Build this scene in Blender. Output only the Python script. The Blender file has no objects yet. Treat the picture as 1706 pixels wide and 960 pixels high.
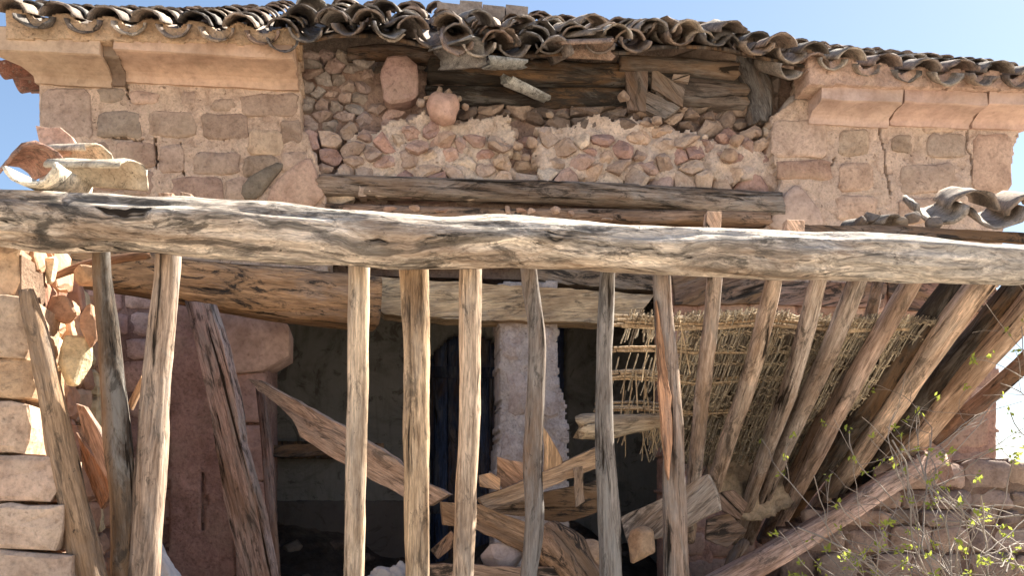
import bpy, bmesh, math, random
from mathutils import Vector, Matrix, noise
R = random.Random(11)
sc = bpy.context.scene
COL = sc.collection
# ------------------------------------------------------------------ camera, sky, sun, exposure
F, HZ, CH = 1500.0, 830.0, 1.6          # focal length and horizon row of the photograph (px), eye height (m)
cd = bpy.data.cameras.new('camera'); cam = bpy.data.objects.new('camera', cd); COL.objects.link(cam)
cam.location = (0, 0, CH); cam.rotation_euler = (math.radians(90), 0, 0)
cd.sensor_width = 36; cd.lens = F/1706*36; cd.shift_y = (HZ-480)/1706
cd.clip_start = .05; cd.clip_end = 6000
sc.camera = cam
SUN_EL, SUN_AZ = math.radians(45), math.radians(52)      # azimuth measured from +Y towards +X
w = bpy.data.worlds.new('World'); sc.world = w; w.use_nodes = True
nt = w.node_tree; bg = nt.nodes['Background']
sky = nt.nodes.new('ShaderNodeTexSky'); sky.sky_type = 'NISHITA'; sky.sun_disc = False
sky.sun_elevation = SUN_EL; sky.sun_rotation = SUN_AZ; sky.altitude = 900; sky.dust_density = .9; sky.ozone_density = 1.3
sc1 = nt.nodes.new('ShaderNodeVectorMath'); sc1.operation = 'MULTIPLY_ADD'; sc1.inputs[1].default_value = (.035, .035, .035); sc1.inputs[2].default_value = (1, 1, 1)
dv = nt.nodes.new('ShaderNodeVectorMath'); dv.operation = 'DIVIDE'      # soft shoulder on the brightest sky near the horizon
nt.links.new(sky.outputs[0], sc1.inputs[0]); nt.links.new(sky.outputs[0], dv.inputs[0]); nt.links.new(sc1.outputs[0], dv.inputs[1])
nt.links.new(dv.outputs[0], bg.inputs[0]); bg.inputs[1].default_value = .056
sl = bpy.data.lights.new('sun', 'SUN'); sl.energy = 5.0; sl.angle = math.radians(.5); sl.color = (1, .93, .8)
so = bpy.data.objects.new('sun', sl); COL.objects.link(so); so.location = (6, 4, 12)
sd = Vector((math.cos(SUN_EL)*math.sin(SUN_AZ), math.cos(SUN_EL)*math.cos(SUN_AZ), math.sin(SUN_EL)))
so.rotation_euler = sd.to_track_quat('Z', 'Y').to_euler()
sc.view_settings.view_transform = 'Standard'; sc.view_settings.look = 'None'
sc.view_settings.exposure = 2.12; sc.view_settings.gamma = 1

# ------------------------------------------------------------------ helpers
def lin(c):
    return tuple(((x/255+.055)/1.055)**2.4 if x/255 > .04045 else x/255/12.92 for x in c)
def C(r, g, b, k=1.0):
    l = lin((r, g, b)); m = .3*l[0]+.6*l[1]+.1*l[2]; return tuple((x+(m-x)*.28)*k for x in l)+(1,)
def W(px, py, Y):
    return Vector(((px-853)/F*Y, Y, CH+(HZ-py)/F*Y))
def nz(p, s=1.0): return noise.noise(Vector(p)*s)
def tag(o, label=None, cat=None, group=None, kind=None):
    if label: o['label'] = label
    if cat: o['category'] = cat
    if group: o['group'] = group
    if kind: o['kind'] = kind
    return o
def mesh(name, verts, faces, smooth=True):
    m = bpy.data.meshes.new(name); m.from_pydata([tuple(v) for v in verts], [], faces); m.update()
    if smooth: m.polygons.foreach_set('use_smooth', [True]*len(m.polygons))
    return m
def link(name, m, mat, parent=None, col=None):
    o = bpy.data.objects.new(name, m); COL.objects.link(o)
    if mat and m is not None and not m.materials: m.materials.append(mat)
    if col: o.color = col
    if parent: o.parent = parent; o.matrix_parent_inverse = Matrix.Identity(4)
    return o
def empty(name, loc=(0, 0, 0)):
    o = bpy.data.objects.new(name, None); COL.objects.link(o); o.location = loc; o.empty_display_size = .2
    return o
def place(o, M):
    p = o.parent; P = Matrix.Identity(4)
    while p is not None: P = p.matrix_basis @ P; p = p.parent
    M = P.inverted() @ M
    o.matrix_basis = M
def vary(c, a=.12, r=None):
    r = r or R; k = 1+r.uniform(-a, a); h = r.uniform(-a, a)*.35
    return (max(0, c[0]*k*(1+h)), c[1]*k, max(0, c[2]*k*(1-h)), 1)

# ------------------------------------------------------------------ materials
def new_mat(name):
    m = bpy.data.materials.new(name); m.use_nodes = True
    n = m.node_tree.nodes; b = n['Principled BSDF']; b.inputs['Roughness'].default_value = .9
    b.inputs['Specular IOR Level'].default_value = .2
    return m, m.node_tree, b
class G:
    def __init__(s, nt): s.nt = nt
    def n(s, t, **k):
        x = s.nt.nodes.new(t)
        for a, v in k.items(): setattr(x, a, v)
        return x
    def l(s, a, b): s.nt.links.new(a, b)
    def coord(s, scale, rnd=True, kind='Object'):
        tc = s.n('ShaderNodeTexCoord'); mp = s.n('ShaderNodeMapping'); mp.inputs['Scale'].default_value = scale
        s.l(tc.outputs[kind], mp.inputs[0])
        if rnd:
            oi = s.n('ShaderNodeObjectInfo'); mu = s.n('ShaderNodeMath', operation='MULTIPLY'); mu.inputs[1].default_value = 37.0
            s.l(oi.outputs['Random'], mu.inputs[0]); cb = s.n('ShaderNodeCombineXYZ')
            for i in range(3): s.l(mu.outputs[0], cb.inputs[i])
            s.l(cb.outputs[0], mp.inputs['Location'])
        return mp.outputs[0]
    def noise(s, vec, scale, detail=6, rough=.6, dist=0):
        x = s.n('ShaderNodeTexNoise'); s.l(vec, x.inputs['Vector'])
        x.inputs['Scale'].default_value = scale; x.inputs['Detail'].default_value = detail
        x.inputs['Roughness'].default_value = rough; x.inputs['Distortion'].default_value = dist
        return x.outputs['Fac']
    def ramp(s, fac, stops):
        x = s.n('ShaderNodeValToRGB'); e = x.color_ramp.elements
        while len(e) < len(stops): e.new(.5)
        for i, (p, c) in enumerate(stops):
            e[i].position = p; e[i].color = c if isinstance(c, tuple) else (c, c, c, 1)
        s.l(fac, x.inputs[0]); return x.outputs[0]
    def mix(s, mode, fac, a, b):
        x = s.n('ShaderNodeMix', data_type='RGBA', blend_type=mode)
        for v, i in ((fac, 0), (a, 6), (b, 7)):
            if isinstance(v, (int, float)): x.inputs[i].default_value = v
            elif isinstance(v, tuple): x.inputs[i].default_value = v
            else: s.l(v, x.inputs[i])
        return x.outputs[2]
    def bump(s, h, dist, strength=1.0, prev=None):
        x = s.n('ShaderNodeBump'); x.inputs['Distance'].default_value = dist; x.inputs['Strength'].default_value = strength
        s.l(h, x.inputs['Height'])
        if prev: s.l(prev, x.inputs['Normal'])
        return x.outputs[0]
def wood_mat(name, grey=.35, crack=.5, stain=.5, log=False):
    m, nt, b = new_mat(name); g = G(nt)
    oi = g.n('ShaderNodeObjectInfo'); base = oi.outputs['Color']
    v = g.coord((1, 1, .07)); v2 = g.coord((1, 1, .28))
    if log:
        wv = g.n('ShaderNodeVectorMath', operation='ADD'); ns = g.n('ShaderNodeTexNoise'); g.l(g.coord((1, 1, 1)), ns.inputs['Vector']); ns.inputs['Scale'].default_value = 1.6; ns.inputs['Detail'].default_value = 3
        sc_ = g.n('ShaderNodeVectorMath', operation='SCALE'); g.l(ns.outputs['Color'], sc_.inputs[0]); sc_.inputs['Scale'].default_value = .30
        g.l(v, wv.inputs[0]); g.l(sc_.outputs[0], wv.inputs[1]); v = wv.outputs[0]
    grain = g.noise(v, 34, 8, .7, .6); fine = g.noise(v, 120, 4, .7)
    blot = g.noise(v2, 5.5, 7, .7, .9); crk = g.noise(v, 15, 5, .55, 1.0)
    c = g.mix('MULTIPLY', 1.0, base, g.ramp(grain, [(.32, (.42, .37, .33, 1)), (.48, (.93, .91, .88, 1)), (.68, (1.35, 1.34, 1.3, 1))]))
    c = g.mix('MULTIPLY', .7, c, g.ramp(fine, [(.38, .5), (.6, 1.2)]))
    c = g.mix('MIX', g.ramp(blot, [(.48, 0.0), (.60, grey)]), c, (.27, .26, .25, 1))
    c = g.mix('MIX', g.ramp(g.noise(v2, 3.1, 6, .65, .6), [(.47, 0.0), (.62, stain*.9)]), c, (.22, .13, .07, 1))
    c = g.mix('MIX', g.ramp(g.noise(v2, 8, 8, .75, 1.6), [(.56-.05*stain, 0.0), (.64-.05*stain, stain)]), c, (.035, .03, .026, 1))
    pk = g.ramp(g.noise(g.coord((1, 1, .7)), 26, 4, .7, .5), [(.67, 0.0), (.71, .8)])
    c = g.mix('MIX', pk, c, (.04, .03, .025, 1))
    c = g.mix('MULTIPLY', 1.0, c, g.ramp(g.noise(v2, 2.2, 5, .7, .8), [(.34, (.62, .57, .53, 1)), (.52, (1, 1, 1, 1)), (.66, (1.12, 1.12, 1.1, 1))]))
    cm = g.ramp(crk, [(.29+.06*crack, 1.0), (.34+.06*crack, 0.0)])
    c = g.mix('MIX', cm, c, (.025, .018, .013, 1))
    if log:
        fl = g.ramp(g.noise(v, 5.5, 7, .62, 1.2), [(.49, 0.0), (.57, .85), (.66, .95)])
        tc = g.n('ShaderNodeTexCoord'); sp = g.n('ShaderNodeSeparateXYZ'); g.l(tc.outputs['Object'], sp.inputs[0])
        mr = g.n('ShaderNodeMapRange'); g.l(sp.outputs[2], mr.inputs[0]); mr.inputs[1].default_value = 0; mr.inputs[2].default_value = 6.5; mr.inputs[3].default_value = 1; mr.inputs[4].default_value = .35
        mm = g.n('ShaderNodeMath', operation='MULTIPLY'); g.l(fl, mm.inputs[0]); g.l(mr.outputs[0], mm.inputs[1])
        c = g.mix('MIX', mm.outputs[0], c, (.05, .045, .04, 1))
        m2 = g.n('ShaderNodeMapRange'); g.l(sp.outputs[2], m2.inputs[0]); m2.inputs[1].default_value = 4; m2.inputs[2].default_value = 7; m2.inputs[3].default_value = 0; m2.inputs[4].default_value = .6
        c = g.mix('MIX', m2.outputs[0], c, g.mix('MULTIPLY', 1.0, (.42, .42, .42, 1), g.ramp(grain, [(.3, .4), (.7, 1.3)])))
    g.l(c, b.inputs['Base Color'])
    n1 = g.bump(g.ramp(crk, [(.28+.06*crack, 0.0), (.38+.06*crack, 1.0)]), .016, .9)
    n2 = g.bump(grain, .016, .9, n1); n3 = g.bump(blot, .025, .6, n2)
    g.l(n3, b.inputs['Normal']); return m
def stone_mat(name, contrast=1.0, scale=1.0, pits=.5, lichen=.0, bumpd=.02, lichen_col=(.09, .085, .075, 1)):
    m, nt, b = new_mat(name); g = G(nt)
    base = g.n('ShaderNodeObjectInfo').outputs['Color']
    v = g.coord((1, 1, 1))
    a = g.noise(v, 5*scale, 8, .65, .4); f = g.noise(v, 32*scale, 6, .72); lo = g.noise(v, 1.7*scale, 4, .6, .3)
    c = g.mix('MULTIPLY', 1.0, base, g.ramp(a, [(.3, (.66, .6, .56, 1)), (.5, (1, .98, .96, 1)), (.72, (1.3, 1.3, 1.27, 1))]))
    c = g.mix('MULTIPLY', .75*contrast, c, g.ramp(f, [(.32, .55), (.5, 1.0), (.68, 1.25)]))
    c = g.mix('MIX', g.ramp(lo, [(.5, 0.0), (.7, .4)]), c, (.42, .33, .24, 1))
    c = g.mix('MIX', g.ramp(g.noise(v, 11*scale, 7, .75, .8), [(.56, 0.0), (.66, lichen)]), c, lichen_col)
    pv = g.ramp(g.noise(v, 21*scale, 3, .5, .6), [(.26, 0.0), (.36, 1.0)])
    c = g.mix('MIX', pits, c, g.mix('MULTIPLY', 1.0, c, g.mix('MIX', pv, (.35, .3, .27, 1), (1, 1, 1, 1))))
    g.l(c, b.inputs['Base Color'])
    n1 = g.bump(a, bumpd*2, .8); n2 = g.bump(f, bumpd*.5, .9, n1); n3 = g.bump(pv, bumpd*.4, .8*pits, n2)
    g.l(n3, b.inputs['Normal']); return m
def tile_mat(name):
    m, nt, b = new_mat(name); g = G(nt)
    base = g.n('ShaderNodeObjectInfo').outputs['Color']
    v = g.coord((1, 1, 1))
    c = g.mix('MULTIPLY', 1.0, base, g.ramp(g.noise(v, 9, 7, .7, .5), [(.3, .5), (.5, .95), (.7, 1.45)]))
    c = g.mix('MIX', g.ramp(g.noise(v, 14, 8, .75, .6), [(.52, 0.0), (.63, .8)]), c, (.075, .068, .062, 1))
    c = g.mix('MIX', g.ramp(g.noise(v, 22, 5, .7, .9), [(.58, 0.0), (.68, .6)]), c, (.40, .36, .30, 1))
    c = g.mix('MULTIPLY', .7, c, g.ramp(g.noise(v, 90, 3, .6), [(.35, .6), (.65, 1.25)]))
    g.l(c, b.inputs['Base Color'])
    g.l(g.bump(g.noise(v, 60, 5, .7), .008, .9, g.bump(g.noise(v, 12, 5, .7), .015, .7)), b.inputs['Normal']); return m
def plaster_mat(name):
    m, nt, b = new_mat(name); g = G(nt); base = g.n('ShaderNodeObjectInfo').outputs['Color']; v = g.coord((1, 1, 1))
    c = g.mix('MULTIPLY', 1.0, base, g.ramp(g.noise(v, 1.2, 8, .7, .6), [(.36, (.55, .52, .48, 1)), (.5, (1, 1, 1, 1)), (.68, (1.2, 1.2, 1.2, 1))]))
    c = g.mix('MIX', g.ramp(g.noise(v, 3.2, 9, .75, 1.0), [(.55, 0.0), (.6, .75)]), c, (.10, .085, .07, 1))
    c = g.mix('MIX', g.ramp(g.noise(g.coord((3, 3, .35)), 2.0, 7, .7, .4), [(.52, 0.0), (.68, .6)]), c, (.13, .12, .10, 1))
    g.l(c, b.inputs['Base Color']); g.l(g.bump(g.noise(v, 14, 7, .7), .02), b.inputs['Normal']); return m
def plain_mat(name, var=.3, rough=.9, scale=3, bumpd=.01):
    m, nt, b = new_mat(name); g = G(nt); b.inputs['Roughness'].default_value = rough
    base = g.n('ShaderNodeObjectInfo').outputs['Color']; v = g.coord((1, 1, 1))
    a = g.noise(v, scale, 8, .7, .5)
    c = g.mix('MULTIPLY', 1.0, base, g.ramp(a, [(.3, 1-var), (.7, 1+var)]))
    g.l(c, b.inputs['Base Color']); g.l(g.bump(g.noise(v, scale*6, 6, .7), bumpd), b.inputs['Normal']); return m
WOOD = wood_mat('weathered_wood', .35, .45, .6)
WOODG = wood_mat('grey_split_wood', .6, .9, .7)
WOODD = wood_mat('stained_timber', .3, .4, .95)
STONE = stone_mat('sandstone'); BLOCK = stone_mat('dressed_sandstone', .7, .7, .45, .0, .012)
RUB = stone_mat('rubble_stone', .8, 1.3, .4, .12, .022, (.16, .13, .11, 1))
LICH = stone_mat('lichened_stone', 1.0, 1.2, .4, .75, .02)
MORT = stone_mat('lime_mortar', 1.0, 1.4, .8, .12, .03, (.3, .22, .16, 1))
LICHB = stone_mat('black_lichened_tile', 1.0, 1.6, .4, .97, .02, (.035, .034, .033, 1))
CORN = stone_mat('cornice_stone', .55, .5, .3, .12, .008, (.25, .19, .14, 1))
TILE = tile_mat('lichened_clay_tile'); PLAS = plaster_mat('old_plaster'); CLOTH = plain_mat('pale_cloth', .15, .8, 4, .01)
CANE = wood_mat('dry_cane', .2, .1, .15); EARTH = stone_mat('dry_earth', 1.0, 1.0, .5, .2, .05)
def leaf_mat():
    m, nt, b = new_mat('young_leaf'); g = G(nt)
    v = g.coord((1, 1, 1), False)
    g.l(g.ramp(g.noise(v, 9, 3), [(.35, (.13, .18, .03, 1)), (.65, (.36, .4, .07, 1))]), b.inputs['Base Color'])
    b.inputs['Roughness'].default_value = .6
    tr = g.n('ShaderNodeBsdfTranslucent'); tr.inputs[0].default_value = (.4, .45, .08, 1)
    mx = g.n('ShaderNodeMixShader'); mx.inputs[0].default_value = .4
    g.l(b.outputs[0], mx.inputs[1]); g.l(tr.outputs[0], mx.inputs[2]); g.l(mx.outputs[0], nt.nodes['Material Output'].inputs[0])
    return m
LEAF = leaf_mat(); TWIG = plain_mat('twig_bark', .4)

# ------------------------------------------------------------------ wall frames
class Frame:
    """upright plane: u runs along it, v goes into it (away from the camera), z up; v=0 passes through (0, Y0)"""
    def __init__(s, ang, Y0=None, P=None):
        s.a = ang; s.U = Vector((math.cos(ang), math.sin(ang), 0)); s.N = Vector((-math.sin(ang), math.cos(ang), 0))
        s.O = Vector((0, Y0, 0)) if P is None else Vector(P)
    def uz(s, px, py, v=0.0):
        d = Vector(((px-853)/F, 1, (HZ-py)/F)); O = s.O+s.N*v
        t = (O-Vector((0, 0, CH))).dot(s.N)/d.dot(s.N)
        p = Vector((0, 0, CH))+d*t
        return (p-s.O).dot(s.U), p.z
    def w(s, u, v, z): return s.O+s.U*u+s.N*v+Vector((0, 0, z))
    def M(s, u, v, z): return Matrix.Translation(s.w(u, v, z)) @ Matrix.Rotation(s.a, 4, 'Z')
    def px(s, u, v, z):
        p = s.w(u, v, z); return 853+p.x/p.y*F, HZ-(p.z-CH)/p.y*F
FAC = Frame(math.atan(.114), 8.35)
def inpoly(x, y, P):
    r = False; n = len(P)
    for i in range(n):
        x1, y1 = P[i]; x2, y2 = P[i-1]
        if (y1 > y) != (y2 > y) and x < (x2-x1)*(y-y1)/(y2-y1)+x1: r = not r
    return r
def segd(x, y, L):
    best = 9e9
    for (x1, y1), (x2, y2) in zip(L, L[1:]):
        dx, dy = x2-x1, y2-y1; t = max(0, min(1, ((x-x1)*dx+(y-y1)*dy)/(dx*dx+dy*dy+1e-9)))
        best = min(best, math.hypot(x-x1-t*dx, y-y1-t*dy))
    return best
def panel(name, fr, pxpoly, v, th, res, mat, parent, col, amp=.02, cracks=(), edge=.03, fs=6.0, cw=.012, uv=False):
    """a wall skin with uneven face, ragged outline, real thickness and open cracks"""
    P = pxpoly if uv else [fr.uz(x, y, v) for x, y in pxpoly]
    K = [[fr.uz(x, y, v) for x, y in c] for c in cracks]
    u0, u1 = min(p[0] for p in P), max(p[0] for p in P); z0, z1 = min(p[1] for p in P), max(p[1] for p in P)
    nu, nzc = int((u1-u0)/res)+2, int((z1-z0)/res)+2
    cu, cz = (u0+u1)/2, z0
    vid = {}; vs = []; fs_ = []; back = {}
    s0 = R.uniform(0, 50)
    def vert(i, j):
        if (i, j) not in vid:
            u = u0+i*res; z = z0+j*res
            a = nz((u*fs+s0, z*fs, 1))+.5*nz((u*fs*2.7, z*fs*2.7+s0, 5))+.3*nz((u*fs*6, z*fs*6, s0))
            vid[(i, j)] = len(vs); vs.append((u-cu+res*.3*nz((u*31, z*31, 2)), a*amp, z-cz+res*.3*nz((u*31, z*31, 9))))
        return vid[(i, j)]
    cells = set()
    for i in range(nu):
        for j in range(nzc):
            u = u0+(i+.5)*res; z = z0+(j+.5)*res
            e = edge*(nz((u*7+s0, z*7, 3))+.6*nz((u*23, z*23, s0)))
            if not inpoly(u+e, z+e*.8, P): continue
            if any(segd(u+.02*nz((u*12, z*12, 4)), z+.02*nz((u*12, z*12, 8)), k) < cw for k in K): continue
            cells.add((i, j)); fs_.append((vert(i, j), vert(i+1, j), vert(i+1, j+1), vert(i, j+1)))
    def bv(a):
        if a not in back:
            back[a] = len(vs); x, y, z = vs[a]; vs.append((x, y+th, z))
        return back[a]
    for (i, j) in cells:
        for (di, dj, a, b) in ((-1, 0, (i, j+1), (i, j)), (1, 0, (i+1, j), (i+1, j+1)), (0, -1, (i, j), (i+1, j)), (0, 1, (i+1, j+1), (i, j+1))):
            if (i+di, j+dj) not in cells:
                A, B = vid[a], vid[b]; fs_.append((B, A, bv(A), bv(B)))
    o = link(name, mesh(name, vs, fs_), mat, parent, col); place(o, fr.M(cu, v, cz)); return o
def chaikin(P, n=1):
    for _ in range(n):
        Q = []
        for i in range(len(P)):
            a, b = P[i-1], P[i]
            Q.append((a[0]*.75+b[0]*.25, a[1]*.75+b[1]*.25)); Q.append((a[0]*.25+b[0]*.75, a[1]*.25+b[1]*.75))
        P = Q
    return P
def stone(name, fr, P, v, depth, mat, parent, col, bulge=.02, inset=.014, rnd=1, jit=.006, tilt=.0, stuffacc=None):
    """one stone: outline P [(u,z)] in the frame, face at v, going back by depth"""
    cx = sum(p[0] for p in P)/len(P); cz = sum(p[1] for p in P)/len(P)
    Q = P
    if rnd == 'a':
        T = []
        for i in range(len(Q)):
            a, b = Q[i-1], Q[i]; e = math.hypot(b[0]-a[0], b[1]-a[1]); T.append((a[0]*.88+b[0]*.12, a[1]*.88+b[1]*.12))
            if e > .06: T.append(((a[0]+b[0])/2+R.gauss(0, .05)*e, (a[1]+b[1])/2+R.gauss(0, .05)*e))
        Q = T
    elif rnd: Q = chaikin(Q, rnd)
    Q = [(x-cx+R.uniform(-jit, jit), z-cz+R.uniform(-jit, jit)) for x, z in Q]
    n = len(Q); size = max(math.hypot(*q) for q in Q)
    tx, tz = R.uniform(-tilt, tilt), R.uniform(-tilt, tilt)
    vs = []
    for k, (sc_, dv) in enumerate(((.9, depth), (1.0, bulge+inset*.8), (1-inset/size, bulge), (max(.35, 1-inset/size*5.5), .15*bulge))):
        for x, z in Q:
            q = (x*sc_, dv+(0 if k == 0 else R.uniform(-jit, jit)*.8+tx*x+tz*z), z*sc_); vs.append(q)
    c = len(vs); vs.append((R.uniform(-.2, .2)*size, R.uniform(-.3, 0)*bulge, R.uniform(-.2, .2)*size*.5))
    fs = []
    for k in range(3):
        for i in range(n):
            j = (i+1) % n; fs.append((k*n+i, k*n+j, (k+1)*n+j, (k+1)*n+i))
    for i in range(n): fs.append((3*n+i, 3*n+(i+1) % n, c))
    area = sum(Q[i-1][0]*Q[i][1]-Q[i][0]*Q[i-1][1] for i in range(n))
    if area < 0: fs = [tuple(reversed(f)) for f in fs]
    o = link(name, mesh(name, vs, fs, rnd != 'a'), mat, parent, col); place(o, fr.M(cx, v, cz)); return o
def rect(x0, y0, x1, y1, j=3, cut=0):
    p = []
    for (a, b), (c, d) in (((x0, y0), (x1, y0)), ((x1, y0), (x1, y1)), ((x1, y1), (x0, y1)), ((x0, y1), (x0, y0))):
        for t in (0, .5): p.append((a+(c-a)*t+R.uniform(-j, j), b+(d-b)*t+R.uniform(-j, j)))
    return p
def pstone(name, fr, pxp, v, depth, mat, parent, col, **k):
    return stone(name, fr, [fr.uz(x, y, v) for x, y in pxp], v, depth, mat, parent, col, **k)
def voronoi(seeds, box, asp=1.35):
    x0, y0, x1, y1 = box; out = []
    for i, (sx, sy) in enumerate(seeds):
        P = [(x0, y0), (x1, y0), (x1, y1), (x0, y1)]
        for j, (tx, ty) in enumerate(seeds):
            if i == j or abs(tx-sx)+abs(ty-sy) > 260: continue
            mx, my = (sx+tx)/2, (sy+ty)/2; nx, ny = (tx-sx), (ty-sy)*asp*asp
            Q = []
            for k in range(len(P)):
                a, b = P[k-1], P[k]
                da = (a[0]-mx)*nx+(a[1]-my)*ny; db = (b[0]-mx)*nx+(b[1]-my)*ny
                if da*db < 0:
                    t = da/(da-db); Q.append((a[0]+(b[0]-a[0])*t, a[1]+(b[1]-a[1])*t))
                if db <= 0: Q.append(b)
            P = Q
            if len(P) < 3: break
        out.append(P if len(P) >= 3 else None)
    return out
def shrink(P, d):
    cx = sum(p[0] for p in P)/len(P); cy = sum(p[1] for p in P)/len(P)
    Q = []
    for x, y in P:
        r = math.hypot(x-cx, y-cy)+1e-6; k = max(.3, 1-d/r); Q.append((cx+(x-cx)*k, cy+(y-cy)*k))
    return Q
def seeds_in(box, n, mind, keep=None, fixed=()):
    S = list(fixed); t = 0
    while len(S) < n+len(fixed) and t < n*60:
        t += 1; p = (R.uniform(box[0], box[2]), R.uniform(box[1], box[3]))
        if keep and not keep(*p): continue
        md = mind*R.choice((.7, .9, 1.2, 1.7))
        if all(math.hypot(p[0]-q[0], (p[1]-q[1])*1.35) > md for q in S): S.append(p)
    return S
def bez(T, x):
    if x <= T[0][0]: return T[0][1]
    for (a, b), (c, d) in zip(T, T[1:]):
        if x <= c: return b+(d-b)*(x-a)/(c-a)
    return T[-1][1]
def basis(d, hint=Vector((0, -1, 0))):
    d = d.normalized(); x = hint.cross(d)
    if x.length < .05: x = Vector((1, 0, 0)).cross(d)
    x.normalize(); y = d.cross(x); M = Matrix.Identity(3); M.col[0] = x; M.col[1] = y; M.col[2] = d; return M
def timber(name, pts, rad, mat, parent=None, col=None, seg=12, st=26, sq=0.0, depth=1.0, amp=.12, fs=3.0, ends=.0, ridges=.0, hint=None):
    """a log, pole or squared rafter along pts; rad = half widths; local Z runs along the grain"""
    pts = [Vector(p) for p in pts]
    if len(rad) != len(pts): rad = [rad[0]+(rad[-1]-rad[0])*i/(len(pts)-1) for i in range(len(pts))]
    L = [0]
    for a, b in zip(pts, pts[1:]): L.append(L[-1]+(b-a).length)
    B = basis(pts[-1]-pts[0], hint or Vector((0, -1, 0))); O = pts[0]; Bi = B.transposed()
    loc = [Bi @ (p-O) for p in pts]; s0 = R.uniform(0, 90); vs = []; fs_ = []
    for k in range(st+1):
        s = L[-1]*k/st; i = 0
        while i < len(L)-2 and s > L[i+1]: i += 1
        t = (s-L[i])/(L[i+1]-L[i]); ts = t
        p0 = loc[max(i-1, 0)]; p1 = loc[i]; p2 = loc[i+1]; p3 = loc[min(i+2, len(loc)-1)]
        c = .5*((2*p1)+(p2-p0)*t+(2*p0-5*p1+4*p2-p3)*t*t+(3*p1-p0-3*p2+p3)*t**3)
        r = rad[i]+(rad[i+1]-rad[i])*ts
        for q in range(seg):
            a = 2*math.pi*(q+.5)/seg; ca, sa = math.cos(a), math.sin(a)
            if sq > 0:
                m = max(abs(ca), abs(sa)); f = (1-sq)+sq/m*.92
            else: f = 1
            n = amp*(nz((ca*1.3+s0, sa*1.3, s*fs))+.5*nz((ca*3, sa*3+s0, s*fs*2.2)))
            n += ridges*nz((ca*6+s0, sa*6, s*fs*.35))
            rr = r*f*(1+n); zz = c.z
            if k in (0, st): zz += ends*r*nz((ca*2+s0, sa*2, k))*2
            vs.append((c.x+ca*rr, c.y+sa*rr*depth, zz))
    for k in range(st):
        for q in range(seg):
            a = k*seg+q; b = k*seg+(q+1) % seg; fs_.append((a, b, b+seg, a+seg))
    for base, flip in ((0, 1), (st*seg, 0)):
        c = len(vs); vs.append(tuple(sum(vs[base+q][i] for q in range(seg))/seg for i in range(3)))
        for q in range(seg):
            a, b = base+q, base+(q+1) % seg; fs_.append((b, a, c) if flip else (a, b, c))
    o = link(name, mesh(name, vs, fs_, True), mat, parent, col or C(170, 145, 115))
    M = B.to_4x4(); M.translation = O
    me = o.data
    me.polygons.foreach_set('use_smooth', [sq < .5 or seg > 14]*len(me.polygons)) if sq >= .5 else None
    place(o, M); return o
def pole(name, L, wd, Ys, mat, col, label, cat, group=None, **k):
    """L: image points top to bottom; wd: widths in px; Ys: distance (m) at top and bottom, straight between"""
    D = [0]
    for a, b in zip(L, L[1:]): D.append(D[-1]+math.hypot(a[0]-b[0], a[1]-b[1]))
    pts = []; rad = []
    for i, (x, y) in enumerate(L):
        t = D[i]/D[-1]; iy = (1/Ys[0])*(1-t)+(1/Ys[1])*t; Y = 1/iy      # straight in space
        pts.append(W(x, y, Y)); rad.append((wd[0]+(wd[-1]-wd[0])*t if len(wd) != len(L) else wd[i])/2/F*Y)
    o = timber(name, pts, rad, mat, None, col, **k); return tag(o, label, cat, group)
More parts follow.
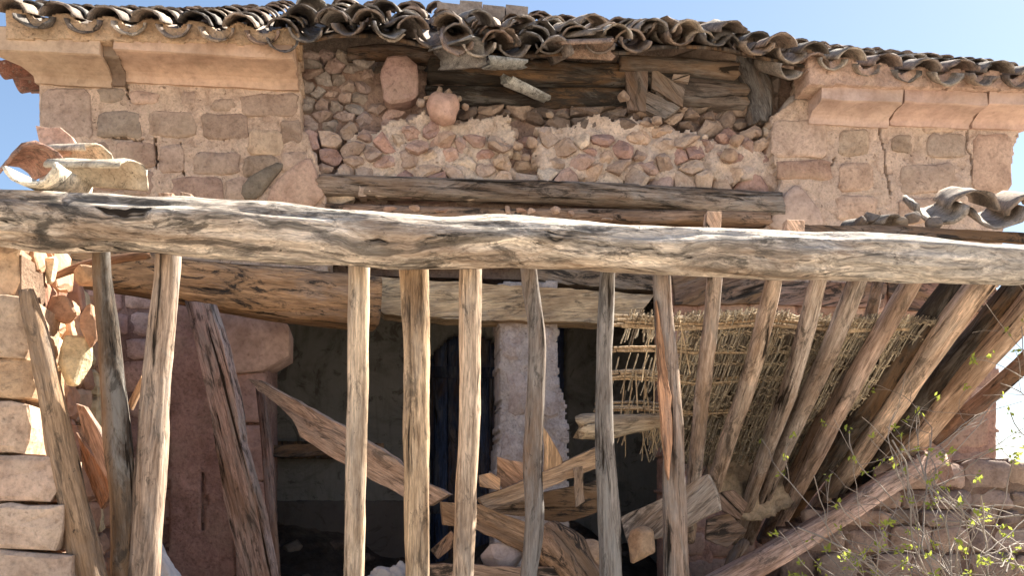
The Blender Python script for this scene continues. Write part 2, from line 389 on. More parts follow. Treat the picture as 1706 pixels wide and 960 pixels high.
def board(name, pxp, Y, th, mat, col, label=None, cat=None, parent=None, long=None, jit=.006, group=None, Yf=None, warp=.0):
    """flat board with an outline; Y=(x0,Y0,x1,Y1): distance varies across the picture"""
    def yy(x): return Y[1]+(Y[3]-Y[1])*(x-Y[0])/(Y[2]-Y[0]) if isinstance(Y, tuple) else Y
    pts = [W(x, y, (Yf(x, y) if Yf else yy(x))) for x, y in pxp]
    c = sum(pts, Vector())/len(pts)
    nrm = Vector()
    for i in range(len(pts)): nrm += (pts[i-1]-c).cross(pts[i]-c)
    nrm.normalize()
    if nrm.y < 0: nrm = -nrm            # away from the camera
    if long: d = W(*long[1], yy(long[1][0]))-W(*long[0], yy(long[0][0]))
    else: d = max(((a-b) for a in pts for b in pts), key=lambda q: q.length)
    d = (d-nrm*d.dot(nrm)).normalized(); x = nrm.cross(d); B = Matrix.Identity(3); B.col[0] = x; B.col[1] = nrm; B.col[2] = d
    Bi = B.transposed(); Q = [Bi @ (p-c) for p in pts]
    # subdivide the outline and roughen
    S = []
    for i in range(len(Q)):
        a, b = Q[i], Q[(i+1) % len(Q)]; n = max(1, int((b-a).length/.07))
        for k in range(n):
            p = a+(b-a)*k/n; S.append(Vector((p.x+R.uniform(-jit, jit), 0, p.z+R.uniform(-jit, jit))))
    n = len(S); vs = []; fs = []
    sx = sum(q.x for q in S)/n; sz = sum(q.z for q in S)/n
    for (yv, k) in ((0, .0), (.006, 0), (th, 0)):
        for q in S:
            i = .004 if yv == 0 else 0
            r = math.hypot(q.x-sx, q.z-sz)+1e-6
            vs.append((q.x-(q.x-sx)/r*i, yv+warp*math.sin(q.z*2.3), q.z-(q.z-sz)/r*i))
    ar = sum(S[i-1].x*S[i].z-S[i].x*S[i-1].z for i in range(n))
    f1 = list(range(n)); f2 = [2*n+i for i in reversed(range(n))]
    fs = [tuple(f1), tuple(f2)]
    for k in range(2):
        for i in range(n):
            j = (i+1) % n; fs.append((k*n+i, (k+1)*n+i, (k+1)*n+j, k*n+j))
    if ar < 0: fs = [tuple(reversed(f)) for f in fs]
    o = link(name, mesh(name, vs, fs, False), mat, parent, col); M = B.to_4x4(); M.translation = c
    bm = bmesh.new(); bm.from_mesh(o.data); bmesh.ops.triangulate(bm, faces=[f for f in bm.faces if len(f.verts) > 4]); bmesh.ops.recalc_face_normals(bm, faces=bm.faces); bm.to_mesh(o.data); bm.free()
    place(o, M)
    return tag(o, label, cat, group) if label else o
def box(name, fr, u0, u1, v0, v1, z0, z1, mat, parent, col, jit=.0):
    cu, cz = (u0+u1)/2, (z0+z1)/2
    vs = [(u-cu+R.uniform(-jit, jit), v-v0+R.uniform(-jit, jit), z-cz+R.uniform(-jit, jit)) for u in (u0, u1) for v in (v0, v1) for z in (z0, z1)]
    fs = [(0, 1, 3, 2), (4, 6, 7, 5), (0, 4, 5, 1), (2, 3, 7, 6), (0, 2, 6, 4), (1, 5, 7, 3)]
    o = link(name, mesh(name, vs, fs, False), mat, parent, col); place(o, fr.M(cu, v0, cz)); return o
def boulder(name, c, s, mat, col, parent=None, rot=None, label=None, cat=None, group=None, rough=None, sub=2):
    bm = bmesh.new()
    if rough is None:                                   # angular stone
        for i in range(20):
            d = Vector((R.gauss(0, 1), R.gauss(0, 1), R.gauss(0, 1))).normalized(); m = max(abs(d.x), abs(d.y), abs(d.z)); d *= .7+.42/m*R.uniform(.75, 1)
            bm.verts.new((d.x*s[0]*.85, d.y*s[1]*.85, d.z*s[2]*.85))
        r = bmesh.ops.convex_hull(bm, input=bm.verts); bmesh.ops.delete(bm, geom=[x for x in bm.verts if not x.link_faces], context='VERTS')
        bmesh.ops.bevel(bm, geom=list(bm.edges), offset=min(s)*.09, segments=1, affect='EDGES'); bmesh.ops.recalc_face_normals(bm, faces=bm.faces)
    else:
        bmesh.ops.create_icosphere(bm, subdivisions=sub, radius=1); s0 = R.uniform(0, 99)
        for v in bm.verts:
            p = v.co.copy(); m = max(abs(p.x), abs(p.y), abs(p.z)); p *= (1+.28*(1/m-1))
            p *= 1+rough*nz(p*1.3+Vector((s0, 0, 0)))+rough*.4*nz(p*3.5+Vector((s0, 5, 0)))
            v.co = (p.x*s[0], p.y*s[1], p.z*s[2])
    m = bpy.data.meshes.new(name); bm.to_mesh(m); bm.free(); m.polygons.foreach_set('use_smooth', [rough is not None]*len(m.polygons))
    o = link(name, m, mat, parent, col)
    e = rot or (R.uniform(-.4, .4), R.uniform(-.4, .4), R.uniform(0, 3))
    M = Matrix.Translation(c) @ Matrix.Rotation(e[2], 4, 'Z') @ Matrix.Rotation(e[1], 4, 'Y') @ Matrix.Rotation(e[0], 4, 'X')
    place(o, M); return tag(o, label, cat, group) if label else o

# ------------------------------------------------------------------ the setting
def ground():
    n = 90; vs = []; fs = []
    for i in range(n+1):
        for j in range(n+1):
            a = (i/n*2-1); b = (j/n*2-1); x = a*abs(a)**2.2*2500; y = b*abs(b)**2.2*2500+3
            z = .12*nz((x*.35, y*.35, 0))*min(1, 60/(abs(x)+abs(y)+1)) if abs(x)+abs(y) < 300 else 0
            vs.append((x, y, z-.05))
    for i in range(n):
        for j in range(n):
            a = i*(n+1)+j; fs.append((a, a+n+1, a+n+2, a+1))
    o = link('ground', mesh('ground', vs, fs), EARTH, None, (.52, .45, .37, 1)); tag(o, kind='structure')
ground()
def hill():
    vs = []; fs = []; n = 60
    for i in range(n+1):
        x = -900+3400*i/n
        h = 38+26*nz((x*.004, 2, 0))+55*math.exp(-((x-1500)/520)**2)
        for k, (dy, f) in enumerate(((-500, 0), (-200, .45), (0, 1), (500, 0))):
            vs.append((x, 2300+dy, h*f-1))
    for i in range(n):
        for k in range(3):
            a = i*4+k; fs.append((a, a+4, a+5, a+1))
    o = link('hills', mesh('hills', vs, fs), PLAS, None, (.16, .2, .26, 1)); tag(o, kind='structure')
hill()

# ------------------------------------------------------------------ the house
H = empty('ruined_house', FAC.w(0, 0, 0)); tag(H, 'roofless-looking ruined stone house with a sagging clay tile eave and missing lintel wall', 'house')
H['label'] = 'ruined pink stone house with sagging clay tile eave and crumbled wall face'
MC = C(208, 174, 146); 
crackR = [[(1462, 205), (1472, 250), (1478, 300), (1483, 325)], [(1615, 208), (1608, 240), (1618, 265), (1620, 300)], [(1390, 262), (1378, 290)]]
crackL = [[(208, 140), (215, 165)], [(300, 240), (305, 290)], [(190, 228), (235, 234)], [(258, 232), (262, 280)]]
panel('mortar', FAC, [(66, 60), (500, 60), (502, 200), (518, 240), (548, 350), (548, 452), (66, 452)], 0, .35, .016, MORT, H, MC, .016, crackL, .02)
panel('mortar', FAC, [(1340, 110), (1335, 160), (1285, 195), (1287, 262), (1302, 300), (1275, 385), (1275, 470), (1668, 470), (1672, 330), (1697, 215), (1697, 110)], 0, .35, .016, MORT, H, C(204, 174, 152), .016, crackR, .02)
panel('mortar', FAC, [(66, 452), (445, 452), (446, 1130), (66, 1130)], .004, .6, .03, MORT, H, C(150, 112, 100), .012, (), .012)
panel('mortar', FAC, [(1118, 470), (1662, 470), (1660, 1130), (1125, 1130)], .004, .6, .03, MORT, H, C(185, 135, 112), .02, (), .015)
panel('mortar', FAC, [(834, 470), (927, 470), (929, 560), (932, 640), (945, 685), (947, 800), (946, 900), (952, 1130), (820, 1130), (826, 800), (832, 700)], .0, .55, .018, MORT, H, C(190, 174, 168), .022, (), .025)
panel('mortar', FAC, [(470, 120), (1320, 120), (1320, 440), (470, 440)], .24, .35, .03, MORT, H, C(150, 120, 105), .05)
panel('mortar', FAC, [(572, 236), (600, 218), (625, 228), (650, 200), (700, 192), (760, 202), (845, 194), (862, 232), (850, 262), (856, 300), (552, 300), (580, 268)], .095, .25, .02, MORT, H, C(218, 192, 170), .05, (), .07)
panel('mortar', FAC, [(902, 300), (888, 262), (898, 206), (950, 212), (985, 196), (1080, 198), (1110, 220), (1150, 222), (1190, 240), (1240, 238), (1300, 260), (1300, 300)], .095, .25, .02, MORT, H, C(214, 188, 168), .05, (), .07)
# dressed blocks and rubble of the left wall head
tow = lambda c: tuple(a*.72+b*.28 for a, b in zip(c, MC))
gl = C(150, 122, 100); gd = C(142, 122, 104); pk = C(182, 142, 118)
for (a, b, c_, d, col) in [(68, 146, 150, 231, C(172, 142, 124)), (162, 144, 206, 170, gd), (214, 150, 262, 170, pk), (401, 156, 497, 190, C(146, 118, 98)),
                          (161, 184, 236, 228, C(136, 120, 104)), (246, 181, 326, 229, C(158, 130, 108)), (335, 187, 412, 232, C(140, 112, 92)), (466, 196, 500, 236, C(150, 125, 105)),
                          (300, 152, 326, 172, C(160, 130, 110)),
                          (72, 236, 124, 275, C(176, 132, 108)), (128, 234, 182, 262, C(160, 126, 104)), (192, 234, 256, 276, C(158, 124, 104)), (264, 239, 306, 287, C(164, 132, 112)), (322, 252, 400, 292, C(160, 128, 106)), (412, 214, 470, 256, C(196, 160, 120)),
                          (205, 281, 258, 322, C(150, 116, 98)), (282, 290, 370, 334, C(152, 116, 98)), (405, 258, 462, 294, C(130, 112, 92)), (130, 282, 196, 318, C(165, 128, 108)),
                          (352, 160, 392, 182, C(168, 138, 112)), (376, 296, 430, 336, C(162, 130, 108)), (470, 250, 512, 290, C(175, 142, 118))]:
    pstone('wall_stone', FAC, rect(a, b, c_, d, 3), -.024, .07, STONE if col is not gd else LICH, H, vary(tow(col), .06), bulge=.014, inset=.010, jit=.009, tilt=.04)
for (P, col) in [([(440, 345), (455, 300), (505, 262), (520, 262), (545, 345)], C(200, 156, 128)), ([(402, 300), (455, 268), (478, 272), (446, 306), (430, 330), (400, 330)], C(124, 110, 92))]:
    pstone('wall_stone', FAC, P, -.05, .1, STONE, H, col, bulge=.02)
# right wall head
for (a, b, c_, d, col) in [(1288, 196, 1380, 260, C(180, 150, 132)), (1296, 264, 1388, 298, C(165, 122, 100)), (1490, 224, 1520, 252, C(140, 125, 108)), (1547, 224, 1612, 262, C(150, 132, 118)),
                          (1502, 272, 1592, 322, C(158, 132, 115)), (1624, 222, 1688, 318, C(172, 138, 118)), (1398, 215, 1450, 262, C(172, 148, 122)), (1398, 272, 1456, 318, C(180, 146, 122)), (1395, 324, 1460, 366, C(182, 148, 126)),
                          (1540, 205, 1590, 220, C(170, 140, 118)), (1500, 328, 1590, 372, C(170, 138, 116))]:
    pstone('wall_stone', FAC, rect(a, b, c_, d, 3), -.024, .07, STONE, H, vary(tow(col), .06), bulge=.014, inset=.010, jit=.009, tilt=.04)
pstone('wall_stone', FAC, [(1322, 306), (1340, 308), (1375, 362), (1372, 385), (1280, 385), (1296, 340)], -.05, .2, BLOCK, H, C(190, 160, 142), bulge=.02)
pstone('wall_stone', FAC, [(1300, 195), (1312, 160), (1336, 150), (1338, 192)], .02, .2, BLOCK, H, C(172, 160, 155), bulge=.02)
# rubble of the lost wall face in the middle
boxm = (506, 84, 1292, 300)
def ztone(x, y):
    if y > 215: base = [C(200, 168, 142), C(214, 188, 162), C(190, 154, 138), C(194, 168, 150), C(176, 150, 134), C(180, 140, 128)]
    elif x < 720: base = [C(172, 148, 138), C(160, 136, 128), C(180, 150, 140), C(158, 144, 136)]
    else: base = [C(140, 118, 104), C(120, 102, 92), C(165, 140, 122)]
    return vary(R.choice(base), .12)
fixed = [(590, 245), (638, 268), (675, 262), (700, 262), (720, 262), (738, 240), (775, 275), (805, 270), (835, 270), (850, 205), (870, 255), (875, 275), (945, 245), (990, 252), (1040, 205), (1085, 212), (970, 200), (1065, 290 ), (1110, 300), (1110, 245), (1160, 250), (970, 285), (1030, 275)]
S = seeds_in((506, 186, 1292, 300), 105, 36, None, fixed[::2])+seeds_in((506, 84, 1292, 186), 70, 27, lambda x, y: not (700 < x < 1225 and y < 178) and y < 186)
S2 = [s for s in S]
cells = voronoi(S2, (500, 80, 1300, 330))
nst = 0
for (sx, sy), P in zip(S2, cells):
    if not P or (700 < sx < 1225 and sy < 176): continue
    if 700 < sx < 1225: P = [(x, max(y, 176+6*math.sin(sx))) for x, y in P]
    if 628 < sx < 700 and 80 < sy < 172: continue
    up = sy < 215 and sx < 720
    v = (.17 if up else .035)+R.uniform(-.025, .04)
    if sy < 215 and sx >= 720: v = .10+R.uniform(-.03, .06)
    if 845 < sx < 900 and 195 < sy < 280: v += .14
    if sx > 1190: v += .06
    nm = 'rubble_stone' if nst < 290 else 'small_rubble_stone'; nst += 1
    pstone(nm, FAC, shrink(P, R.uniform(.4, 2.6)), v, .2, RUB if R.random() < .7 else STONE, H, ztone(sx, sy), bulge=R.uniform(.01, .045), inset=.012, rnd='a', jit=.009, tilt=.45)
pstone('tie_stone', FAC, [(640, 92), (668, 84), (694, 96), (697, 150), (690, 162), (652, 170), (640, 164), (632, 128)], -.02, .3, STONE, H, C(168, 130, 120), bulge=.03, inset=.025, rnd='a', jit=.008)
boulder('round_stone', FAC.w(*[(lambda q: (q[0], .0, q[1]))(FAC.uz(738, 182, 0))][0]), (.14, .15, .135), BLOCK, C(196, 152, 132), H, (0, 0, 0), rough=.22, sub=3)
for (x, y, s) in [(714, 163, .05), (730, 152, .055), (748, 155, .05), (762, 164, .045), (700, 172, .06), (775, 178, .04), (1095, 200, .07), (915, 190, .05), (885, 238, .07), (862, 243, .06), (876, 262, .05), (1040, 160, .07), (1215, 260, .1), (1228, 235, .08)]:
    u, z = FAC.uz(x, y, .03); boulder('loose_stone', FAC.w(u, .03, z), (s, s, s*.8), RUB, vary(C(175, 145, 122), .15), H)
# lower walls: coursed stones
def courses(fr, x0, y0, x1, y1, hs, wr, v, mat, cols, parent, name='wall_stone', skip=None, bulge=.012, th=.1, gap=2.0, rj=2.2, tilt=0.0):
    y = y0; k = 0
    while y < y1:
        h = R.uniform(*hs); x = x0-R.uniform(0, wr[0])
        while x < x1:
            wd = R.uniform(*wr)
            a, b = max(x, x0), min(x+wd, x1)
            if b-a > 14 and not (skip and skip((a+b)/2, y+h/2)):
                pstone(name, fr, rect(a+gap, y+gap, b-gap, min(y+h, y1+5)-gap, rj), v+R.uniform(-.012, .012), th, mat, parent, vary(R.choice(cols), .1), bulge=bulge, inset=.012, tilt=tilt)
            x += wd
        y += h
pcol = [C(150, 108, 98), C(165, 120, 108), C(138, 100, 92), C(160, 126, 116)]
courses(FAC, 70, 470, 440, 1120, (38, 62), (60, 110), -.012, STONE, [C(176, 132, 120), C(186, 144, 130), C(166, 124, 112), C(190, 152, 140)], H)
courses(FAC, 1125, 480, 1655, 1120, (40, 60), (50, 100), -.012, STONE, [C(182, 138, 116), C(195, 150, 125), C(170, 128, 108)], H)
panel('plaster_patch', FAC, [(282, 500), (362, 500), (392, 620), (392, 1120), (276, 1120), (280, 800)], -.055, .05, .03, STONE, H, C(172, 126, 110), .008, [[(338, 790), (340, 830), (336, 880)]], .02, 6.0, .018)
# corbel and jamb blocks of the doorway
pstone('corbel', FAC, [(362, 508), (420, 514), (474, 532), (481, 545), (480, 592), (436, 618), (400, 622), (362, 620)], -.16, .55, BLOCK, H, C(190, 152, 132), bulge=.01, inset=.01, rnd=0, jit=.003)
for i, (a, b) in enumerate(((622, 705), (708, 800), (803, 905), (908, 1010), (1013, 1120))):
    pstone('jamb_block', FAC, rect(392, a, 441, b, 1.5), -.10, .5, BLOCK, H, vary(C(178, 136, 120), .05), bulge=.006, inset=.008, rnd=0, jit=.002)
for P in ([(836, 540), (868, 536), (876, 566), (866, 600), (838, 596)], [(888, 536), (924, 540), (926, 588), (898, 596)], [(838, 618), (862, 610), (884, 640), (878, 690), (846, 700)], [(896, 640), (928, 650), (936, 690), (905, 700)], [(836, 716), (878, 722), (884, 780), (850, 790), (832, 768)], [(896, 724), (940, 730), (944, 800), (902, 806)], [(834, 815), (880, 812), (886, 880), (836, 890)], [(898, 830), (942, 826), (944, 884), (905, 890)]):
    pstone('pier_stone', FAC, P, -.028+R.uniform(-.01, .01), .1, RUB, H, vary(C(186, 166, 158), .06), bulge=.02, inset=.03, rnd='a', jit=.008, tilt=.1)
# wall behind the log, over the openings
u0, zA = FAC.uz(66, 452, 0); u1, _ = FAC.uz(1668, 452, 0)
def ZF(px, py, v=0): return FAC.uz(px, py, v)[1]
box('wall_core', FAC, u0+.05, u1-.05, .36, .62, ZF(853, 450), ZF(853, 122), MORT, H, C(120, 95, 80))
# horizontal timbers in the wall
def fbeam(name, L, hh, v, mat, col, parent=H, dep=.16, amp=.05, seg=16, st=40, sq=.75, ridges=0):
    pts = []
    for x, y in L:
        u, z = FAC.uz(x, y, v); pts.append(FAC.w(u, v, z))
    Y = pts[0].y; return timber(name, pts, [h/2/F*pts[min(i, len(pts)-1)].y for i, h in enumerate(hh)], mat, parent, col, seg, st, sq, 1.3, amp, 2.0, .3, ridges)
fbeam('lintel', [(532, 310), (760, 318), (1000, 326), (1295, 346)], [34, 34, 36, 44], .07, WOODG, C(168, 150, 136), amp=.09, ridges=.12)
fbeam('lintel', [(545, 352), (800, 358), (1000, 362), (1280, 366)], [24, 20, 24, 24], .03, WOODD, C(168, 132, 104), amp=.06)
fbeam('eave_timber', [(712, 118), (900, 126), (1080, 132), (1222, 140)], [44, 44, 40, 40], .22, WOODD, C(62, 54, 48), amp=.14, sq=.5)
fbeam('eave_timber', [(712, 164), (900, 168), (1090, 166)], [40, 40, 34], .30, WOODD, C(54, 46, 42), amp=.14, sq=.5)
fbeam('eave_timber', [(1085, 158), (1160, 160), (1235, 168)], [50, 50, 50], .24, WOOD, C(112, 98, 90), amp=.12, sq=.5)
fbeam('eave_timber', [(1030, 108), (1120, 112), (1225, 122)], [26, 28, 30], .10, WOOD, C(104, 92, 84), amp=.12, sq=.6)
fbeam('eave_timber', [(1225, 105), (1260, 150), (1262, 210)], [50, 54, 50], .24, WOODG, C(100, 95, 95), amp=.1, sq=.3)
for (P, c_) in [([(1086, 112), (1142, 148), (1138, 178), (1086, 146)], C(125, 108, 96)), ([(1078, 150), (1134, 178), (1108, 198), (1074, 184)], C(135, 118, 106)), ([(1042, 112), (1080, 116), (1076, 186), (1046, 182)], C(118, 96, 84)), ([(1122, 122), (1150, 124), (1148, 136), (1120, 134)], C(170, 152, 140))]:
    board('broken_board', P, FAC.w(FAC.uz(1090, 150, 0)[0], .05, 0).y, .06, WOOD, c_, parent=H)
fbeam('eave_timber', [(580, 92), (640, 88), (720, 96)], [20, 24, 24], .18, WOODD, C(110, 88, 76), amp=.05)
for (x, y, w_, h_, c_) in [(578, 350, 16, 10, 0), (650, 350, 30, 12, 0), (690, 348, 24, 14, 1), (735, 352, 40, 10, 0), (846, 352, 14, 20, 1), (868, 352, 24, 12, 0), (885, 354, 18, 18, 1), (925, 352, 22, 18, 1), (1010, 366, 26, 8, 1), (950, 356, 20, 14, 0)]:
    u, z = FAC.uz(x, y, -.02); boulder('loose_stone', FAC.w(u, -.02, z), (w_/2/F*8.4, .06, h_/2/F*8.4), RUB, C(200, 160, 130) if c_ else C(185, 140, 112), H, (0, 0, R.uniform(-.2, .2)))
# door lintels
def flint(P, v, th, mat, col, nm='lintel'):
    c = [FAC.uz(x, y, v) for x, y in P]
    def Yf(x, y): u, z = FAC.uz(x, y, v); return FAC.w(u, v, z).y
    return board(nm, P, 8, th, mat, col, parent=H, Yf=Yf, jit=.008)
flint([(628, 462), (760, 470), (900, 478), (1000, 485), (1092, 492), (1062, 528), (1000, 538), (900, 536), (760, 532), (640, 524), (628, 515)], -.12, .3, WOOD, C(215, 180, 130))
flint([(895, 440), (1110, 455), (1110, 486), (1050, 482), (895, 470)], .05, .3, WOODD, C(150, 125, 100))
flint([(1118, 448), (1290, 455), (1280, 506), (1126, 508)], -.06, .2, WOODD, C(130, 100, 80))
flint([(1290, 468), (1480, 474), (1470, 512), (1290, 508)], -.06, .2, WOODD, C(160, 118, 98))
flint([(1480, 470), (1660, 474), (1660, 520), (1484, 516)], -.05, .2, WOODD, C(150, 108, 92))
flint([(446, 742), (640, 738), (640, 756), (446, 762)], .35, .12, WOODD, C(70, 62, 56), 'cross_rail')
# interior
Ul, Ur = u0+.4, u1-.4
zc = ZF(853, 455)+.35
def ipanel(P, v, th, col, nm='interior_wall', mat=PLAS): 
    return panel(nm, FAC, P, v, th, .04, mat, H, col, .012, (), .004, 2.0)
ARCH = [(x, 610-60*math.sqrt(max(0, 1-((x-782)/66)**2))) for x in (716, 722, 735, 755, 782, 809, 830, 842, 848)]
ipanel([(150, 380), (1500, 380), (1500, 980), (945, 980), (945, 420), (850, 420), (850, 900)]+list(reversed(ARCH))+[(716, 900), (716, 980), (150, 980)], 2.6, .3, C(138, 132, 122))
ipanel([(600, 400), (1100, 400), (1100, 1000), (600, 1000)], 4.3, .2, C(96, 116, 170))
ua_, ub_ = FAC.uz(700, 600, 3.0)[0], FAC.uz(860, 600, 3.0)[0]
for i in range(7):
    wd_ = (ub_-ua_)/7; box('door_board', FAC, ua_+i*wd_+.006, ua_+(i+1)*wd_-.006, 3.0+R.uniform(-.008, .008), 3.04, .2, 4.0, WOOD, H, vary(C(60, 78, 118), .15))
for z_ in (1.4, 3.1): box('door_rail', FAC, ua_, ub_, 2.96, 2.99, z_, z_+.14, WOOD, H, C(52, 68, 104))
ipanel([(400, 833), (716, 833), (716, 990), (400, 990)], 2.56, .05, C(110, 98, 90))
ipanel([(446, 738), (560, 738), (560, 764), (446, 764)], 2.4, .16, C(70, 64, 58), 'shelf', WOODD)
box('interior_wall', FAC, Ul-.3, Ul-.05, .6, 5.2, 0, zc, PLAS, H, C(140, 134, 124))
box('interior_wall', FAC, Ur+.05, Ur+.3, .6, 5.2, 0, zc, PLAS, H, C(140, 134, 124))
box('interior_wall', FAC, Ul-.3, Ur+.3, 5.2, 5.5, 0, zc+3, PLAS, H, C(120, 112, 100))
box('ceiling', FAC, Ul-.3, Ur+.3, .3, 5.2, zc, zc+.12, WOODD, H, C(110, 92, 76))
box('interior_floor', FAC, Ul-.3, Ur+.3, -.05, 5.2, .02, .12, EARTH, H, C(110, 96, 84))
def floor_heap(name, fr, ua, ub, va, vb, hf, mat, parent, col, n=60, m=24):
    vs = []; fs = []
    for i in range(n+1):
        for j in range(m+1):
            u = ua+(ub-ua)*i/n; v = va+(vb-va)*j/m; vs.append((u-ua, v-va, max(.0, hf(u, v)+.10*nz((u*3, v*3, 1))+.05*nz((u*9, v*9, 4)))))
    for i in range(n):
        for j in range(m):
            a = i*(m+1)+j; fs.append((a, a+m+1, a+m+2, a+1))
    o = link(name, mesh(name, vs, fs, False), mat, parent, col); place(o, fr.M(ua, va, .12)); return o
o = floor_heap('floor_debris', FAC, -2.9, 2.2, .7, 2.58, lambda u, v: (.95+.25*math.sin(u*2))*max(0, (v-.7)/1.9)**.7, EARTH, H, C(92, 78, 68)); o['kind'] = 'stuff'
for i in range(26):
    u = R.uniform(-2.7, 1.8); v = R.uniform(1.4, 2.3); q = R.uniform(.05, .14)
    boulder('fallen_stone', FAC.w(u, v, .12+(.95+.25*math.sin(u*2))*((v-.7)/1.9)**.7), (q, q, q*.7), STONE, vary(C(120, 102, 90), .2), H)
# side walls of the upper storey
box('gable_wall', FAC, u0+.02, u0+.5, .345, 5.2, 0, ZF(100, 142, 0), MORT, H, C(185, 145, 120))
box('gable_wall', FAC, u1-.55, u1-.1, .345, 5.2, 0, ZF(1650, 200, 0), MORT, H, C(185, 145, 120))

# ------------------------------------------------------------------ cornice
def cornice(xa, xb, ytop, ymid, ybot, col, mitre=False, mitreR=False, vp=.34):
    ua, _ = FAC.uz(xa, ybot, 0); ub, _ = FAC.uz(xb, ybot, 0); xm = (xa+xb)/2
    zb = FAC.uz(xm, ybot, 0)[1]; zm = FAC.uz(xm, ymid, -vp)[1]; zt = FAC.uz(xm, ytop, -vp)[1]
    prof = [(.05, zb-.03), (-.03, zb-.03), (-.035, zb)]
    for k in range(1, 7):
        t = k/6; prof.append((-.035-(vp-.055)*(1-math.cos(t*math.pi/2)), zb+(zm-zb-.02)*math.sin(t*math.pi/2)))
    prof += [(-vp, zm-.012), (-vp, zt-.015), (-vp+.015, zt), (.05, zt)]
    n = max(6, int((ub-ua)/.06)); vs = []; fs = []; m = len(prof); cu = (ua+ub)/2
    for i in range(n+1):
        t = i/n
        for k, (v, z) in enumerate(prof):
            a = ua+(min(v, 0) if mitre else 0); b = ub-(min(v, 0) if mitreR else 0)
            u = a+(b-a)*t; e = .012 if i in (0, n) else .005
            vs.append((u-cu+(R.uniform(-e, e) if i in (0, n) else 0), v+R.uniform(-1, 1)*.003+.01*nz((u*4, z*5, 0)), z-zb+R.uniform(-1, 1)*.002+.008*nz((u*3, v*5, 4))))
    for i in range(n):
        for k in range(m-1):
            a = i*m+k; fs.append((a, a+m, a+m+1, a+1))
    for base in (0, n*m):
        f = tuple(base+k for k in range(m)); fs.append(f if base == 0 else tuple(reversed(f)))
    bm = bmesh.new(); me = mesh('cornice_block', vs, fs, False); bm.from_mesh(me); bmesh.ops.triangulate(bm, faces=[f for f in bm.faces if len(f.verts) > 4]); bmesh.ops.recalc_face_normals(bm, faces=bm.faces); bm.to_mesh(me); bm.free()
    o = link('cornice_block', me, CORN, H, col); place(o, FAC.M(cu, 0, zb)); return o
cornice(67, 188, 48, 86, 139, C(196, 162, 130), mitre=True)
cornice(211, 497, 54, 88, 140, C(200, 160, 130))
cornice(188, 211, 62, 92, 139, C(130, 105, 85), vp=.25)
cornice(1346, 1476, 142, 164, 206, C(190, 160, 146), vp=.3)
cornice(1480, 1612, 146, 168, 208, C(186, 152, 138), vp=.3)
cornice(1616, 1700, 150, 170, 212, C(192, 156, 142), mitreR=True, vp=.3)
# ------------------------------------------------------------------ roof
RF = empty('roof', (0, 0, 0)); RF.parent = H
vE = -.45; vB = 2.9
EB = [(0, 50), (30, 52), (100, 60), (250, 68), (400, 77), (480, 84), (560, 66), (640, 68), (700, 84), (780, 98), (850, 104), (950, 98), (1050, 96), (1120, 84), (1210, 86), (1290, 106), (1400, 128), (1500, 146), (1600, 150), (1706, 156), (1900, 165)]
TP = [(0, 34), (100, 36), (300, 36), (400, 30), (500, 16), (600, 18), (700, 20), (800, 26), (900, 38), (1000, 54), (1100, 60), (1200, 70), (1300, 82), (1400, 92), (1500, 102), (1600, 114), (1706, 122), (1900, 140)]
def roofz(u, v):
    px = FAC.px(u, vE, 5.4)[0]; ze = FAC.uz(px, bez(EB, px)-16, vE)[1]
    px2 = FAC.px(u, vB, 7)[0]; zb = FAC.uz(px2, bez(TP, px2)+7, vB)[1]
    t = (v-vE)/(vB-vE); return ze+(zb-ze)*t
def tile_mesh(r0, r1, L, th, seed, brk=0):
    rr = random.Random(seed); seg = 9; vs = []; fs = []; ns = 4
    for k in range(ns+1):
        t = k/ns; r = r0+(r1-r0)*t
        for lay in (0, 1):
            rad = r-(th if lay else 0)
            for i in range(seg+1):
                a = math.pi*(.03+.94*i/seg); w_ = 1+.05*rr.uniform(-1, 1)
                y = L*t+(rr.uniform(-1, 1)*brk*(.5+math.sin(a*3+seed)) if k == 0 or k == ns else 0)
                vs.append((math.cos(a)*rad*w_, y, math.sin(a)*rad*.82*w_))
    m = seg+1
    for k in range(ns):
        for i in range(seg):
            a = k*2*m+i; b = (k+1)*2*m+i
            fs.append((a, a+1, b+1, b)); fs.append((a+m, b+m, b+m+1, a+m+1))
        for i in (0, seg):
            a = k*2*m+i; b = (k+1)*2*m+i; fs.append((a, b, b+m, a+m) if i == 0 else (a, a+m, b+m, b))
    for k in (0, ns):
        for i in range(seg):
            a = k*2*m+i; fs.append((a, a+m, a+m+1, a+1) if k == 0 else (a, a+1, a+m+1, a+m))
    me = mesh('tile', vs, fs, True); me.materials.append(TILE)
    return me
TM = [tile_mesh(.138+.006*(i % 3), .112, .46, .020, i, .022*(i % 4)) for i in range(8)]
tcols = [C(150, 128, 112), C(126, 110, 100), C(166, 144, 124), C(114, 104, 97), C(152, 124, 106), C(136, 124, 114), C(180, 160, 138)]
ntile = 0; STV, STF = [], []
uL, uR = FAC.uz(18, 60, vE)[0], FAC.uz(1760, 150, vE)[0]
pitch = .365
def put_tile(u, v, z, slope, flip, yaw, roll, scale=1.0, mi=None, tint=None, name='tile'):
    global ntile
    me = R.choice(TM) if mi is None else TM[mi]
    M = Matrix.Translation(FAC.w(u, v, z)) @ Matrix.Rotation(FAC.a+yaw, 4, 'Z') @ Matrix.Rotation(slope, 4, 'X') @ Matrix.Rotation(roll+(math.pi if flip else 0), 4, 'Y') @ Matrix.Scale(scale, 4)
    if ntile < 300:
        o = link(name, me, None, RF, vary(tint or R.choice(tcols), .2))
        place(o, M); ntile += 1; return o
    b = len(STV); STV.extend([M @ x.co for x in me.vertices]); STF.extend([tuple(b+i for i in p.vertices) for p in me.polygons])
rows = []
k = 0
ncol = int((uR-uL)/pitch)
